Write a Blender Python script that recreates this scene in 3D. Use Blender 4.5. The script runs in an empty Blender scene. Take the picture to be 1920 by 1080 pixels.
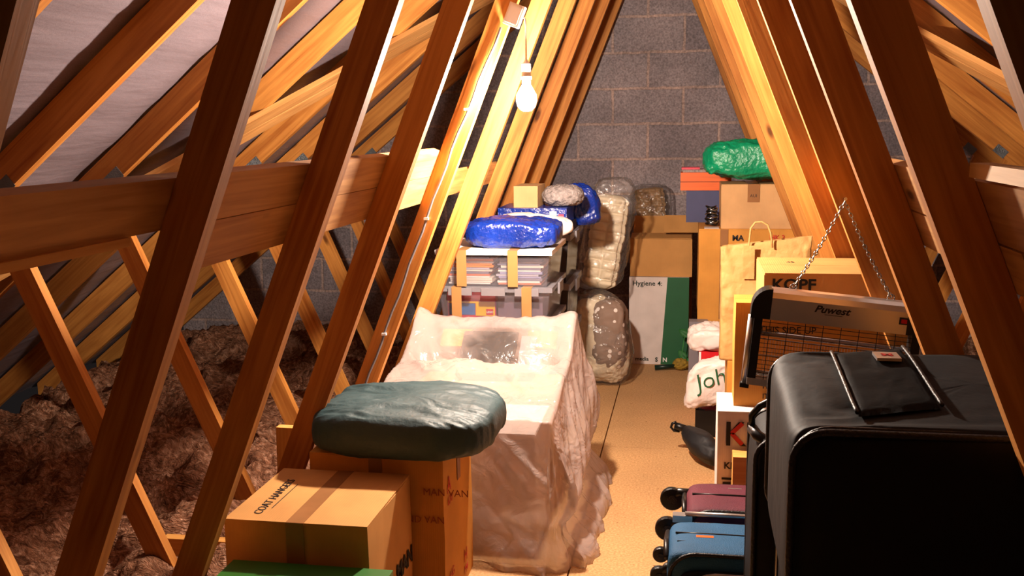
import bpy, bmesh, math, random
from mathutils import Vector, Matrix, noise
random.seed(7)
SC = bpy.context.scene
COL = SC.collection

# ------------------------------------------------------------------ camera, world, exposure
YAW, PITCH, ROLL, CAMZ = 0.1771, 0.1599, -0.0131, 1.4401
def cam_axes():
    cy, sy, cp, sp = math.cos(YAW), math.sin(YAW), math.cos(PITCH), math.sin(PITCH)
    fw = Vector((-sy*cp, cy*cp, -sp)); r = Vector((cy, sy, 0)); u = r.cross(fw)
    c, s = math.cos(ROLL), math.sin(ROLL)
    return c*r + s*u, -s*r + c*u, fw
cr, cu, cf = cam_axes()
cd = bpy.data.cameras.new('camera'); cd.sensor_width = 36; cd.lens = 1875.3/1920*36; cd.clip_start = .02
cam = bpy.data.objects.new('camera', cd); COL.objects.link(cam)
cam.matrix_world = Matrix(((cr.x, cu.x, -cf.x, 0), (cr.y, cu.y, -cf.y, 0), (cr.z, cu.z, -cf.z, CAMZ), (0, 0, 0, 1)))
SC.camera = cam
W = bpy.data.worlds.new('world'); SC.world = W; W.use_nodes = True
W.node_tree.nodes['Background'].inputs[0].default_value = (.75, .62, .6, 1)
W.node_tree.nodes['Background'].inputs[1].default_value = .012
SC.view_settings.view_transform = 'Standard'; SC.view_settings.look = 'None'
SC.view_settings.gamma = 1; SC.view_settings.use_curve_mapping = False
SC.view_settings.exposure = 0.2
BULB = Vector((-.538, 3.325, 1.531)); BULB_POWER = 3400.0      # the only lamp of the loft (built with its pendant below)

XR = -.22                      # ridge x
RB, RS, RV = 2.77, .82, .1255  # underside of the rafters at the ridge, slope, plumb depth
WT, WALL = .036, 6.585

# ------------------------------------------------------------------ materials
def lin(c):
    return tuple(((v/255)/12.92 if v/255 <= .04045 else ((v/255+.055)/1.055)**2.4) for v in c) + (1,)
def new(name):
    m = bpy.data.materials.new(name); m.use_nodes = True
    nt = m.node_tree; b = nt.nodes['Principled BSDF']
    return m, nt, b
def N(nt, t, **k):
    n = nt.nodes.new(t)
    for a, v in k.items(): setattr(n, a, v)
    return n
def ramp(nt, fac, stops):
    r = N(nt, 'ShaderNodeValToRGB'); e = r.color_ramp.elements
    while len(e) < len(stops): e.new(.5)
    for el, (p, c) in zip(e, stops): el.position = p; el.color = c
    nt.links.new(fac, r.inputs[0]); return r
def mul(c, f): return (c[0]*f, c[1]*f, c[2]*f, 1)
def plain(name, rgb, rough=.6, var=.15, scale=12, bump=0.0, bscale=60, metal=0, spec=.4, stretch=None, sheen=0):
    m, nt, b = new(name); L = nt.links
    tc = N(nt, 'ShaderNodeTexCoord'); mp = N(nt, 'ShaderNodeMapping'); L.new(tc.outputs['Object'], mp.inputs[0])
    if stretch: mp.inputs['Scale'].default_value = stretch
    n = N(nt, 'ShaderNodeTexNoise'); n.inputs['Scale'].default_value = scale; n.inputs['Detail'].default_value = 6
    L.new(mp.outputs[0], n.inputs['Vector'])
    c = lin(rgb); r = ramp(nt, n.outputs['Fac'], [(.3, mul(c, 1-var)), (.7, mul(c, 1+var))])
    L.new(r.outputs[0], b.inputs['Base Color'])
    b.inputs['Roughness'].default_value = rough; b.inputs['Metallic'].default_value = metal
    b.inputs['Specular IOR Level'].default_value = spec
    if sheen: b.inputs['Sheen Weight'].default_value = sheen
    if bump:
        n2 = N(nt, 'ShaderNodeTexNoise'); n2.inputs['Scale'].default_value = bscale; n2.inputs['Detail'].default_value = 5
        L.new(mp.outputs[0], n2.inputs['Vector'])
        bp = N(nt, 'ShaderNodeBump'); bp.inputs['Strength'].default_value = bump; bp.inputs['Distance'].default_value = .01
        L.new(n2.outputs['Fac'], bp.inputs['Height']); L.new(bp.outputs[0], b.inputs['Normal'])
    return m
def woodmat(name, light, dark, rough=.62):
    m, nt, b = new(name); L = nt.links
    tc = N(nt, 'ShaderNodeTexCoord'); oi = N(nt, 'ShaderNodeObjectInfo')
    add = N(nt, 'ShaderNodeVectorMath', operation='ADD'); L.new(tc.outputs['Object'], add.inputs[0])
    sc = N(nt, 'ShaderNodeMath', operation='MULTIPLY'); sc.inputs[1].default_value = 37; L.new(oi.outputs['Random'], sc.inputs[0]); L.new(sc.outputs[0], add.inputs[1])
    mp = N(nt, 'ShaderNodeMapping'); mp.inputs['Scale'].default_value = (1.3, 26, 26); L.new(add.outputs[0], mp.inputs[0])
    n = N(nt, 'ShaderNodeTexNoise'); n.inputs['Scale'].default_value = 1.6; n.inputs['Detail'].default_value = 7; n.inputs['Distortion'].default_value = 1.2
    L.new(mp.outputs[0], n.inputs['Vector'])
    mp2 = N(nt, 'ShaderNodeMapping'); mp2.inputs['Scale'].default_value = (1.6, 5, 5); L.new(add.outputs[0], mp2.inputs[0])
    n2 = N(nt, 'ShaderNodeTexNoise'); n2.inputs['Scale'].default_value = 1.2; n2.inputs['Detail'].default_value = 3; L.new(mp2.outputs[0], n2.inputs['Vector'])
    mx = N(nt, 'ShaderNodeMath', operation='ADD'); L.new(n.outputs['Fac'], mx.inputs[0]); L.new(n2.outputs['Fac'], mx.inputs[1])
    hf = N(nt, 'ShaderNodeMath', operation='MULTIPLY'); hf.inputs[1].default_value = .5; L.new(mx.outputs[0], hf.inputs[0])
    r = ramp(nt, hf.outputs[0], [(.34, lin(dark)), (.62, lin(light))])
    # knots
    mp3 = N(nt, 'ShaderNodeMapping'); mp3.inputs['Scale'].default_value = (2.6, 7.5, 7.5); L.new(add.outputs[0], mp3.inputs[0])
    v = N(nt, 'ShaderNodeTexVoronoi'); v.inputs['Scale'].default_value = 1.0; L.new(mp3.outputs[0], v.inputs['Vector'])
    kr = ramp(nt, v.outputs['Distance'], [(.055, (.12, .05, .02, 1)), (.12, (1, 1, 1, 1))])
    mm = N(nt, 'ShaderNodeMix', data_type='RGBA', blend_type='MULTIPLY'); mm.inputs[0].default_value = .85
    L.new(r.outputs[0], mm.inputs[6]); L.new(kr.outputs[0], mm.inputs[7])
    # tint from piece to piece
    hs = N(nt, 'ShaderNodeHueSaturation'); mr = N(nt, 'ShaderNodeMapRange'); mr.inputs[3].default_value = .88; mr.inputs[4].default_value = 1.12
    L.new(oi.outputs['Random'], mr.inputs[0]); L.new(mr.outputs[0], hs.inputs['Value']); L.new(mm.outputs[2], hs.inputs['Color'])
    L.new(hs.outputs[0], b.inputs['Base Color']); b.inputs['Roughness'].default_value = rough; b.inputs['Specular IOR Level'].default_value = .25
    bp = N(nt, 'ShaderNodeBump'); bp.inputs['Strength'].default_value = .12; bp.inputs['Distance'].default_value = .004
    L.new(n.outputs['Fac'], bp.inputs['Height']); L.new(bp.outputs[0], b.inputs['Normal'])
    return m
def cardmat(name, rgb, corr='x'):
    m, nt, b = new(name); L = nt.links
    tc = N(nt, 'ShaderNodeTexCoord'); n = N(nt, 'ShaderNodeTexNoise'); n.inputs['Scale'].default_value = 7; n.inputs['Detail'].default_value = 8
    L.new(tc.outputs['Object'], n.inputs['Vector']); c = lin(rgb)
    r = ramp(nt, n.outputs['Fac'], [(.3, mul(c, .86)), (.7, mul(c, 1.1))]); L.new(r.outputs[0], b.inputs['Base Color'])
    w = N(nt, 'ShaderNodeTexWave', bands_direction='X'); w.inputs['Scale'].default_value = 48; w.inputs['Distortion'].default_value = .3
    L.new(tc.outputs['Object'], w.inputs['Vector'])
    bp = N(nt, 'ShaderNodeBump'); bp.inputs['Strength'].default_value = .08; bp.inputs['Distance'].default_value = .003
    L.new(w.outputs['Fac'], bp.inputs['Height']); L.new(bp.outputs[0], b.inputs['Normal'])
    b.inputs['Roughness'].default_value = .75; b.inputs['Specular IOR Level'].default_value = .2
    return m
def film(name, rgb, clear=.6, rough=.12, bump=.5, bscale=25, trans=.0, cling=None):
    """thin plastic film: part see-through, part milky, with a shiny wrinkled skin"""
    m, nt, b = new(name); L = nt.links; nt.nodes.remove(b); out = nt.nodes['Material Output']
    c = lin(rgb)
    tc = N(nt, 'ShaderNodeTexCoord'); n = N(nt, 'ShaderNodeTexNoise'); n.inputs['Scale'].default_value = bscale; n.inputs['Detail'].default_value = 4; n.inputs['Distortion'].default_value = .8
    L.new(tc.outputs['Object'], n.inputs['Vector'])
    bp = N(nt, 'ShaderNodeBump'); bp.inputs['Strength'].default_value = bump; bp.inputs['Distance'].default_value = .02; L.new(n.outputs['Fac'], bp.inputs['Height'])
    tr = N(nt, 'ShaderNodeBsdfTransparent'); di = N(nt, 'ShaderNodeBsdfDiffuse'); di.inputs[0].default_value = c
    tl = N(nt, 'ShaderNodeBsdfTranslucent'); tl.inputs[0].default_value = c
    gl = N(nt, 'ShaderNodeBsdfGlossy'); gl.inputs[1].default_value = rough
    for s in (di, tl, gl): L.new(bp.outputs[0], s.inputs['Normal'])
    m1 = N(nt, 'ShaderNodeMixShader'); m1.inputs[0].default_value = trans; L.new(di.outputs[0], m1.inputs[1]); L.new(tl.outputs[0], m1.inputs[2])
    m2 = N(nt, 'ShaderNodeMixShader'); m2.inputs[0].default_value = clear; L.new(m1.outputs[0], m2.inputs[1]); L.new(tr.outputs[0], m2.inputs[2])
    if cling:      # where the film clings to what it covers it is clearer
        vd = N(nt, 'ShaderNodeVectorMath', operation='DISTANCE'); vd.inputs[1].default_value = cling; L.new(tc.outputs['Object'], vd.inputs[0])
        ad = N(nt, 'ShaderNodeMath', operation='MULTIPLY_ADD'); ad.inputs[1].default_value = .12; L.new(n.outputs['Fac'], ad.inputs[0]); L.new(vd.outputs['Value'], ad.inputs[2])
        mc = N(nt, 'ShaderNodeMapRange'); mc.inputs[1].default_value = .13; mc.inputs[2].default_value = .26; mc.inputs[3].default_value = .9; mc.inputs[4].default_value = clear
        L.new(ad.outputs[0], mc.inputs[0]); L.new(mc.outputs[0], m2.inputs[0])
    lw = N(nt, 'ShaderNodeLayerWeight'); lw.inputs[0].default_value = .3; L.new(bp.outputs[0], lw.inputs['Normal'])
    mr = N(nt, 'ShaderNodeMapRange'); mr.inputs[3].default_value = .03; mr.inputs[4].default_value = .5; L.new(lw.outputs['Fresnel'], mr.inputs[0])
    m3 = N(nt, 'ShaderNodeMixShader'); L.new(mr.outputs[0], m3.inputs[0]); L.new(m2.outputs[0], m3.inputs[1]); L.new(gl.outputs[0], m3.inputs[2])
    L.new(m3.outputs[0], out.inputs[0]); return m

M = {}
M['truss'] = woodmat('truss timber', (210, 142, 68), (156, 88, 32))
M['board'] = woodmat('bracing timber', (212, 156, 92), (160, 102, 50))
M['pale_wood'] = woodmat('pale pine', (228, 176, 100), (196, 130, 60))
M['kraft'] = cardmat('kraft cardboard', (196, 142, 82))
M['kraft_pale'] = cardmat('pale cardboard', (204, 158, 108))
M['kraft_dark'] = cardmat('dark cardboard', (168, 112, 66))
M['kraft_orange'] = cardmat('orange cardboard', (206, 142, 64))
M['white_card'] = cardmat('white card', (222, 208, 202))
M['tape'] = plain('brown parcel tape', (150, 104, 66), .25, .08)
M['tape_light'] = plain('tan parcel tape', (160, 116, 70), .3, .08)
M['ink'] = plain('black ink', (28, 22, 20), .7, .1)
M['red_ink'] = plain('red ink', (190, 40, 30), .6, .1)
M['faded_ink'] = plain('faded brown print', (150, 70, 36), .7, .1)
M['red'] = plain('red card', (205, 26, 34), .5, .1)
M['white'] = plain('white plastic', (235, 230, 226), .35, .03)
M['black'] = plain('black plastic', (16, 15, 15), .35, .2, bump=.1)
M['black_fabric'] = plain('black nylon fabric', (17, 15, 16), .68, .3, 7, .5, 9, spec=.22)
M['black_trim'] = plain('black piping', (30, 27, 28), .4, .2, bump=.3, bscale=160)
M['maroon'] = plain('maroon fabric', (92, 30, 46), .7, .12, 14, .3, 300)
M['blue_fabric'] = plain('teal blue fabric', (28, 84, 124), .7, .1, 14, .3, 300)
M['silver'] = plain('brushed silver', (198, 192, 188), .3, .05, metal=.8)
M['chain'] = plain('chain steel', (170, 168, 165), .25, .05, metal=1)
M['galv'] = plain('galvanised plate', (118, 122, 126), .4, .2, metal=.7, bump=.6, bscale=220)
M['orange'] = plain('orange card', (228, 98, 24), .5, .12, 5, stretch=(1, 1, 14))
M['navy'] = plain('slate blue card', (66, 68, 104), .6, .06)
M['green'] = plain('green card', (34, 92, 56), .6, .06)
M['green_lid'] = plain('leaf green plastic', (44, 104, 34), .4, .08)
M['leaf'] = plain('green leaf', (64, 140, 72), .5, .15)
M['dark_green'] = plain('dark green plastic', (16, 40, 32), .35, .1)
M['moss'] = plain('mustard bristles', (150, 120, 40), .8, .4, 60)
M['teal_sack'] = plain('dark teal nylon', (40, 64, 68), .55, .12, 8, .25, 60, spec=.5)
M['green_sack'] = plain('green carrier plastic', (0, 142, 96), .28, .2, 7, .9, 45, spec=.7)
M['blue_sack'] = plain('blue woven plastic', (10, 44, 132), .2, .35, 7, .9, 38, spec=.8)
M['white_sack'] = plain('white carrier plastic', (238, 220, 212), .35, .05, 8, .5, 40)
M['duvet'] = plain('cream quilted cotton', (226, 208, 178), .8, .06, 10, .3, 60)
M['brown_quilt'] = plain('brown quilted cotton', (150, 112, 66), .5, .15, 10, .5, 70)
M['grey_bundle'] = plain('grey knitted wool', (150, 138, 134), .8, .35, 60, .9, 80)
M['mauve_box'] = plain('mauve plastic', (126, 104, 120), .5, .06)
M['yellow'] = plain('yellow card', (238, 190, 10), .5, .04)
M['toy_red'] = plain('crimson card', (214, 62, 84), .5, .1, 20)
M['toy_blue'] = plain('toy box blue', (60, 116, 184), .5, .2, 14)
M['grey'] = plain('grey plastic', (122, 116, 120), .4, .05)
M['clear'] = film('clear tub plastic', (170, 162, 172), .90, .08, .1, 6)
M['clear_lid'] = film('clear lid plastic', (150, 144, 150), .45, .12, .1, 6)
M['smoke'] = film('smoky tub plastic', (74, 68, 70), .35, .1, .15, 6)
M['bag_film'] = film('clear bag film', (215, 208, 202), .93, .12, 1.0, 16)
M['sheet_film'] = film('milky dust sheet', (216, 196, 189), .46, .22, .8, 13, .3, (-.74, 3.77, .56))
M['umbrella'] = plain('black umbrella cloth', (22, 20, 22), .6, .2, 6, .2, 40)
M['kraft_paper'] = plain('kraft paper', (198, 150, 88), .7, .1, 9, .9, 22)

def painted_glow():
    m, nt, b = new('lamp glass'); b.inputs['Base Color'].default_value = (1, .9, .8, 1)
    b.inputs['Emission Color'].default_value = (1, .83, .68, 1); b.inputs['Emission Strength'].default_value = BULB_POWER
    return m
M['lamp'] = painted_glow()
def block_mat():
    m, nt, b = new('concrete blockwork'); L = nt.links
    tc = N(nt, 'ShaderNodeTexCoord'); sx = N(nt, 'ShaderNodeSeparateXYZ'); L.new(tc.outputs['Object'], sx.inputs[0])
    nz = N(nt, 'ShaderNodeTexNoise'); nz.inputs['Scale'].default_value = 9; nz.inputs['Detail'].default_value = 4; L.new(tc.outputs['Object'], nz.inputs['Vector'])
    def off(sock, a):
        ad = N(nt, 'ShaderNodeMath', operation='ADD'); ad.inputs[1].default_value = a-.008; L.new(sock, ad.inputs[0])
        mu = N(nt, 'ShaderNodeMath', operation='MULTIPLY_ADD'); mu.inputs[1].default_value = .016; L.new(nz.outputs['Fac'], mu.inputs[0]); L.new(ad.outputs[0], mu.inputs[2]); return mu
    cx = N(nt, 'ShaderNodeCombineXYZ'); L.new(off(sx.outputs[0], .507+9.0-.006).outputs[0], cx.inputs[0]); L.new(off(sx.outputs[2], .584-.006).outputs[0], cx.inputs[1])
    br = N(nt, 'ShaderNodeTexBrick'); br.offset = .5; br.offset_frequency = 2
    for k, v in (('Scale', 1), ('Mortar Size', .0095), ('Mortar Smooth', .25), ('Bias', 0), ('Brick Width', .45), ('Row Height', .225)): br.inputs[k].default_value = v
    br.inputs['Color1'].default_value = lin((138, 128, 133)); br.inputs['Color2'].default_value = lin((164, 152, 155)); br.inputs['Mortar'].default_value = lin((188, 164, 156))
    L.new(cx.outputs[0], br.inputs['Vector'])
    n = N(nt, 'ShaderNodeTexNoise'); n.inputs['Scale'].default_value = 90; n.inputs['Detail'].default_value = 6; L.new(tc.outputs['Object'], n.inputs['Vector'])
    n2 = N(nt, 'ShaderNodeTexNoise'); n2.inputs['Scale'].default_value = 3.5; n2.inputs['Detail'].default_value = 5; L.new(tc.outputs['Object'], n2.inputs['Vector'])
    r = ramp(nt, n.outputs['Fac'], [(.3, (.62, .62, .62, 1)), (.7, (1.25, 1.25, 1.25, 1))]); r2 = ramp(nt, n2.outputs['Fac'], [(.3, (.78, .78, .78, 1)), (.7, (1.2, 1.17, 1.15, 1))])
    a = N(nt, 'ShaderNodeMix', data_type='RGBA', blend_type='MULTIPLY'); a.inputs[0].default_value = 1; L.new(br.outputs['Color'], a.inputs[6]); L.new(r.outputs[0], a.inputs[7])
    c = N(nt, 'ShaderNodeMix', data_type='RGBA', blend_type='MULTIPLY'); c.inputs[0].default_value = 1; L.new(a.outputs[2], c.inputs[6]); L.new(r2.outputs[0], c.inputs[7])
    L.new(c.outputs[2], b.inputs['Base Color']); b.inputs['Roughness'].default_value = .9; b.inputs['Specular IOR Level'].default_value = .15
    sm = N(nt, 'ShaderNodeMath', operation='MULTIPLY_ADD'); sm.inputs[1].default_value = -.8; L.new(br.outputs['Fac'], sm.inputs[0]); L.new(n.outputs['Fac'], sm.inputs[2])
    bp = N(nt, 'ShaderNodeBump'); bp.inputs['Strength'].default_value = .7; bp.inputs['Distance'].default_value = .008; L.new(sm.outputs[0], bp.inputs['Height']); L.new(bp.outputs[0], b.inputs['Normal'])
    return m
M['block'] = block_mat()
def floor_mat():
    m, nt, b = new('chipboard flooring'); L = nt.links
    tc = N(nt, 'ShaderNodeTexCoord'); sx = N(nt, 'ShaderNodeSeparateXYZ'); L.new(tc.outputs['Object'], sx.inputs[0])
    n = N(nt, 'ShaderNodeTexNoise'); n.inputs['Scale'].default_value = 130; n.inputs['Detail'].default_value = 5; L.new(tc.outputs['Object'], n.inputs['Vector'])
    n2 = N(nt, 'ShaderNodeTexNoise'); n2.inputs['Scale'].default_value = 2.2; n2.inputs['Detail'].default_value = 5; L.new(tc.outputs['Object'], n2.inputs['Vector'])
    r = ramp(nt, n.outputs['Fac'], [(.28, lin((168, 122, 76))), (.72, lin((216, 170, 118)))]); r2 = ramp(nt, n2.outputs['Fac'], [(.3, (.84, .84, .84, 1)), (.7, (1.08, 1.07, 1.06, 1))])
    a = N(nt, 'ShaderNodeMix', data_type='RGBA', blend_type='MULTIPLY'); a.inputs[0].default_value = 1; L.new(r.outputs[0], a.inputs[6]); L.new(r2.outputs[0], a.inputs[7])
    v = N(nt, 'ShaderNodeTexVoronoi'); v.inputs['Scale'].default_value = 9; L.new(tc.outputs['Object'], v.inputs['Vector'])
    sp = ramp(nt, v.outputs['Distance'], [(.035, (.35, .2, .1, 1)), (.05, (1, 1, 1, 1))])
    c = N(nt, 'ShaderNodeMix', data_type='RGBA', blend_type='MULTIPLY'); c.inputs[0].default_value = .8; L.new(a.outputs[2], c.inputs[6]); L.new(sp.outputs[0], c.inputs[7])
    L.new(c.outputs[2], b.inputs['Base Color']); b.inputs['Roughness'].default_value = .7; b.inputs['Specular IOR Level'].default_value = .3
    return m
M['chip'] = floor_mat()
def felt_mat():
    m, nt, b = new('roofing felt'); L = nt.links
    tc = N(nt, 'ShaderNodeTexCoord'); n = N(nt, 'ShaderNodeTexNoise'); n.inputs['Scale'].default_value = 260; n.inputs['Detail'].default_value = 3; L.new(tc.outputs['Object'], n.inputs['Vector'])
    mp = N(nt, 'ShaderNodeMapping'); mp.inputs['Scale'].default_value = (9, 1.6, 9); L.new(tc.outputs['Object'], mp.inputs[0])
    n2 = N(nt, 'ShaderNodeTexNoise'); n2.inputs['Scale'].default_value = 1.5; n2.inputs['Detail'].default_value = 4; L.new(mp.outputs[0], n2.inputs['Vector'])
    r = ramp(nt, n.outputs['Fac'], [(.3, lin((104, 92, 98))), (.7, lin((126, 113, 119)))]); L.new(r.outputs[0], b.inputs['Base Color'])
    b.inputs['Roughness'].default_value = .42; b.inputs['Specular IOR Level'].default_value = .5
    bp = N(nt, 'ShaderNodeBump'); bp.inputs['Strength'].default_value = .5; bp.inputs['Distance'].default_value = .02; L.new(n2.outputs['Fac'], bp.inputs['Height']); L.new(bp.outputs[0], b.inputs['Normal'])
    return m
M['felt'] = felt_mat()
def wool_mat():
    m, nt, b = new('mineral wool'); L = nt.links
    tc = N(nt, 'ShaderNodeTexCoord'); n = N(nt, 'ShaderNodeTexNoise'); n.inputs['Scale'].default_value = 14; n.inputs['Detail'].default_value = 10; n.inputs['Distortion'].default_value = 2.5; n.inputs['Roughness'].default_value = .7
    L.new(tc.outputs['Object'], n.inputs['Vector'])
    r = ramp(nt, n.outputs['Fac'], [(.32, lin((74, 44, 30))), (.5, lin((150, 102, 76))), (.70, lin((222, 172, 142)))]); L.new(r.outputs[0], b.inputs['Base Color'])
    b.inputs['Roughness'].default_value = 1; b.inputs['Specular IOR Level'].default_value = .05
    mp = N(nt, 'ShaderNodeMapping'); mp.inputs['Scale'].default_value = (10, 34, 20); L.new(tc.outputs['Object'], mp.inputs[0])
    n2 = N(nt, 'ShaderNodeTexNoise'); n2.inputs['Scale'].default_value = 1.5; n2.inputs['Detail'].default_value = 9; n2.inputs['Distortion'].default_value = 3; L.new(mp.outputs[0], n2.inputs['Vector'])
    bp = N(nt, 'ShaderNodeBump'); bp.inputs['Strength'].default_value = 1; bp.inputs['Distance'].default_value = .03; L.new(n2.outputs['Fac'], bp.inputs['Height']); L.new(bp.outputs[0], b.inputs['Normal'])
    return m
M['wool'] = wool_mat()

# ------------------------------------------------------------------ mesh helpers
def link(name, bm, m, parent=None, smooth=False, bevel=0, mat=None):
    if bevel:
        es = [e for e in bm.edges if len(e.link_faces) == 2 and e.calc_face_angle(0) > .5]
        bmesh.ops.bevel(bm, geom=es, offset=bevel, segments=2, profile=.6, affect='EDGES')
    bmesh.ops.recalc_face_normals(bm, faces=bm.faces)
    me = bpy.data.meshes.new(name); bm.to_mesh(me); bm.free()
    if smooth: me.polygons.foreach_set('use_smooth', [True]*len(me.polygons))
    o = bpy.data.objects.new(name, me); COL.objects.link(o)
    me.materials.append(M[m] if isinstance(m, str) else m)
    if mat is not None: o.matrix_world = mat
    if parent is not None:
        o.parent = parent
        base = parent.matrix_world if parent.type != 'EMPTY' else Matrix.LocRotScale(parent.location, parent.rotation_euler, None)
        r = parent
        if r.parent is not None: base = WORLD[r.name]
        o.matrix_parent_inverse = Matrix.Identity(4)
        w = mat if mat is not None else Matrix.Identity(4)
        o.matrix_basis = base.inverted() @ w
        WORLD[o.name] = w
    else: WORLD[o.name] = mat if mat is not None else Matrix.Identity(4)
    return o
WORLD = {}
def tag(o, label, cat, group=None, kind=None):
    o['label'] = label
    if cat: o['category'] = cat
    if group: o['group'] = group
    if kind: o['kind'] = kind
    return o
def thing(name, label, cat, loc, group=None, kind=None, rz=0):
    o = bpy.data.objects.new(name, None); COL.objects.link(o); o.empty_display_size = .05
    o.location = loc; o.rotation_euler = (0, 0, rz)
    WORLD[o.name] = Matrix.LocRotScale(Vector(loc), o.rotation_euler, None)
    return tag(o, label, cat, group, kind)
def B(bm, x0, x1, y0, y1, z0, z1, mat=None):
    vs = [bm.verts.new((x, y, z)) for x in (x0, x1) for y in (y0, y1) for z in (z0, z1)]
    if mat is not None:
        for v in vs: v.co = mat @ v.co
    for f in ((0, 1, 3, 2), (4, 6, 7, 5), (0, 4, 5, 1), (2, 3, 7, 6), (0, 2, 6, 4), (1, 5, 7, 3)): bm.faces.new([vs[i] for i in f])
    return vs
def box(*a, mat=None):
    bm = bmesh.new(); B(bm, *a, mat=mat); return bm
def tube(bm, pts, r, seg=8, close=False, cap=True):
    pts = [Vector(p) for p in pts]; n = len(pts); rings = []; rr = r if isinstance(r, (list, tuple)) else [r]*n
    up = Vector((0, 0, 1)); prev = None
    for i, p in enumerate(pts):
        a = pts[(i-1) % n] if (i > 0 or close) else p; b = pts[(i+1) % n] if (i < n-1 or close) else p
        t = (b-a).normalized()
        if prev is None: x = t.cross(up if abs(t.z) < .9 else Vector((1, 0, 0))).normalized()
        else: x = (prev - t*prev.dot(t)).normalized()
        prev = x; y = t.cross(x)
        rings.append([bm.verts.new(p + rr[i]*(math.cos(k*2*math.pi/seg)*x + math.sin(k*2*math.pi/seg)*y)) for k in range(seg)])
    for i in range(n if close else n-1):
        A, C = rings[i], rings[(i+1) % n]
        for k in range(seg): bm.faces.new((A[k], A[(k+1) % seg], C[(k+1) % seg], C[k]))
    if cap and not close: bm.faces.new(rings[0]); bm.faces.new(rings[-1])
    return bm
def lathe(bm, prof, c, seg=20, axis='z'):
    """prof: (radius, height) pairs"""
    c = Vector(c); rings = []
    for r, h in prof:
        ring = []
        for k in range(seg):
            a = k*2*math.pi/seg; u, v = r*math.cos(a), r*math.sin(a)
            ring.append(bm.verts.new(c + (Vector((u, v, h)) if axis == 'z' else Vector((h, u, v)) if axis == 'x' else Vector((u, h, v)))))
        rings.append(ring)
    for A, C in zip(rings, rings[1:]):
        for k in range(seg): bm.faces.new((A[k], A[(k+1) % seg], C[(k+1) % seg], C[k]))
    bm.faces.new(rings[0]); bm.faces.new(rings[-1]); return bm
def sp(v, e): return math.copysign(abs(v)**e, v)
def fold(p, s, seed):
    q = p*s + Vector((seed*7.1, seed*3.3, seed*5.7))
    return (1-2*abs(noise.noise(q))) * .52 + .3*(1-2*abs(noise.noise(q*2.3)))+.18*(1-2*abs(noise.noise(q*5.1)))
def blob(c, h, e=(.45, .45), n=(40, 72), amp=.02, fs=6, seed=1, flat=True, shape=None, st=(1, 1, 1)):
    """soft sack: superellipsoid of half sizes h round c, creased by ridged noise"""
    bm = bmesh.new(); c = Vector(c); g = []
    for i in range(n[0]+1):
        la = -math.pi/2 + math.pi*i/n[0]; row = []
        for j in range(n[1]):
            lo = 2*math.pi*j/n[1]
            d = Vector((sp(math.cos(la), e[0])*sp(math.cos(lo), e[1]), sp(math.cos(la), e[0])*sp(math.sin(lo), e[1]), sp(math.sin(la), e[0])))
            p = Vector((d.x*h[0], d.y*h[1], d.z*h[2]))
            if shape: p = shape(p)
            nn = Vector((d.x/h[0], d.y/h[1], d.z/h[2])).normalized()
            q_ = c+p; q_ = Vector((q_.x*st[0]+q_.y*st[1]*.35, q_.y*st[1], q_.z*st[2])); p = p + nn*amp*(fold(q_, fs, seed)-.2)
            if flat and p.z < -h[2]: p.z = -h[2]
            row.append(bm.verts.new(c+p))
        g.append(row)
    for A, C in zip(g, g[1:]):
        for j in range(n[1]):
            try: bm.faces.new((A[j], A[(j+1) % n[1]], C[(j+1) % n[1]], C[j]))
            except ValueError: pass
    bmesh.ops.remove_doubles(bm, verts=bm.verts, dist=1e-5)
    return bm
def text(s, size, org, right, up, m, parent, name='lettering', shear=0, ext=.0006, bold=0, sx=1):
    """built-in font, laid in the plane spanned by right and up"""
    cu_ = bpy.data.curves.new('t', 'FONT'); cu_.body = s; cu_.size = size; cu_.shear = shear; cu_.extrude = ext; cu_.offset = bold; cu_.resolution_u = 3
    o = bpy.data.objects.new('t', cu_); COL.objects.link(o)
    me = bpy.data.meshes.new_from_object(o.evaluated_get(bpy.context.evaluated_depsgraph_get()))
    bpy.data.objects.remove(o); r = Vector(right).normalized(); u = Vector(up).normalized(); nrm = r.cross(u)
    bm = bmesh.new(); bm.from_mesh(me); bpy.data.meshes.remove(me)
    mt = Matrix(((r.x*sx, u.x, nrm.x, org[0]), (r.y*sx, u.y, nrm.y, org[1]), (r.z*sx, u.z, nrm.z, org[2]), (0, 0, 0, 1)))
    bm.transform(mt)
    return link(name, bm, m, parent)
def beam(name, m, parent, p0, p1, width_dir, w, t, bevel=.0025):
    """squared timber between two points; local X runs along the grain"""
    p0, p1 = Vector(p0), Vector(p1); x = (p1-p0).normalized(); z = Vector(width_dir); z = (z - x*z.dot(x)).normalized(); y = z.cross(x)
    mt = Matrix(((x.x, y.x, z.x, p0.x), (x.y, y.y, z.y, p0.y), (x.z, y.z, z.z, p0.z), (0, 0, 0, 1)))
    L = (p1-p0).length
    bm = bmesh.new(); ns = max(2, int(L/.25)); rings = []
    for i in range(ns+1):
        rings.append([bm.verts.new((L*i/ns, a*t/2, c*w/2)) for a, c in ((-1, -1), (1, -1), (1, 1), (-1, 1))])
    for A, C in zip(rings, rings[1:]):
        for k in range(4): bm.faces.new((A[k], A[(k+1) % 4], C[(k+1) % 4], C[k]))
    bm.faces.new(rings[0]); bm.faces.new(rings[-1])
    return link(name, bm, m, parent, bevel=bevel, mat=mt)
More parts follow.
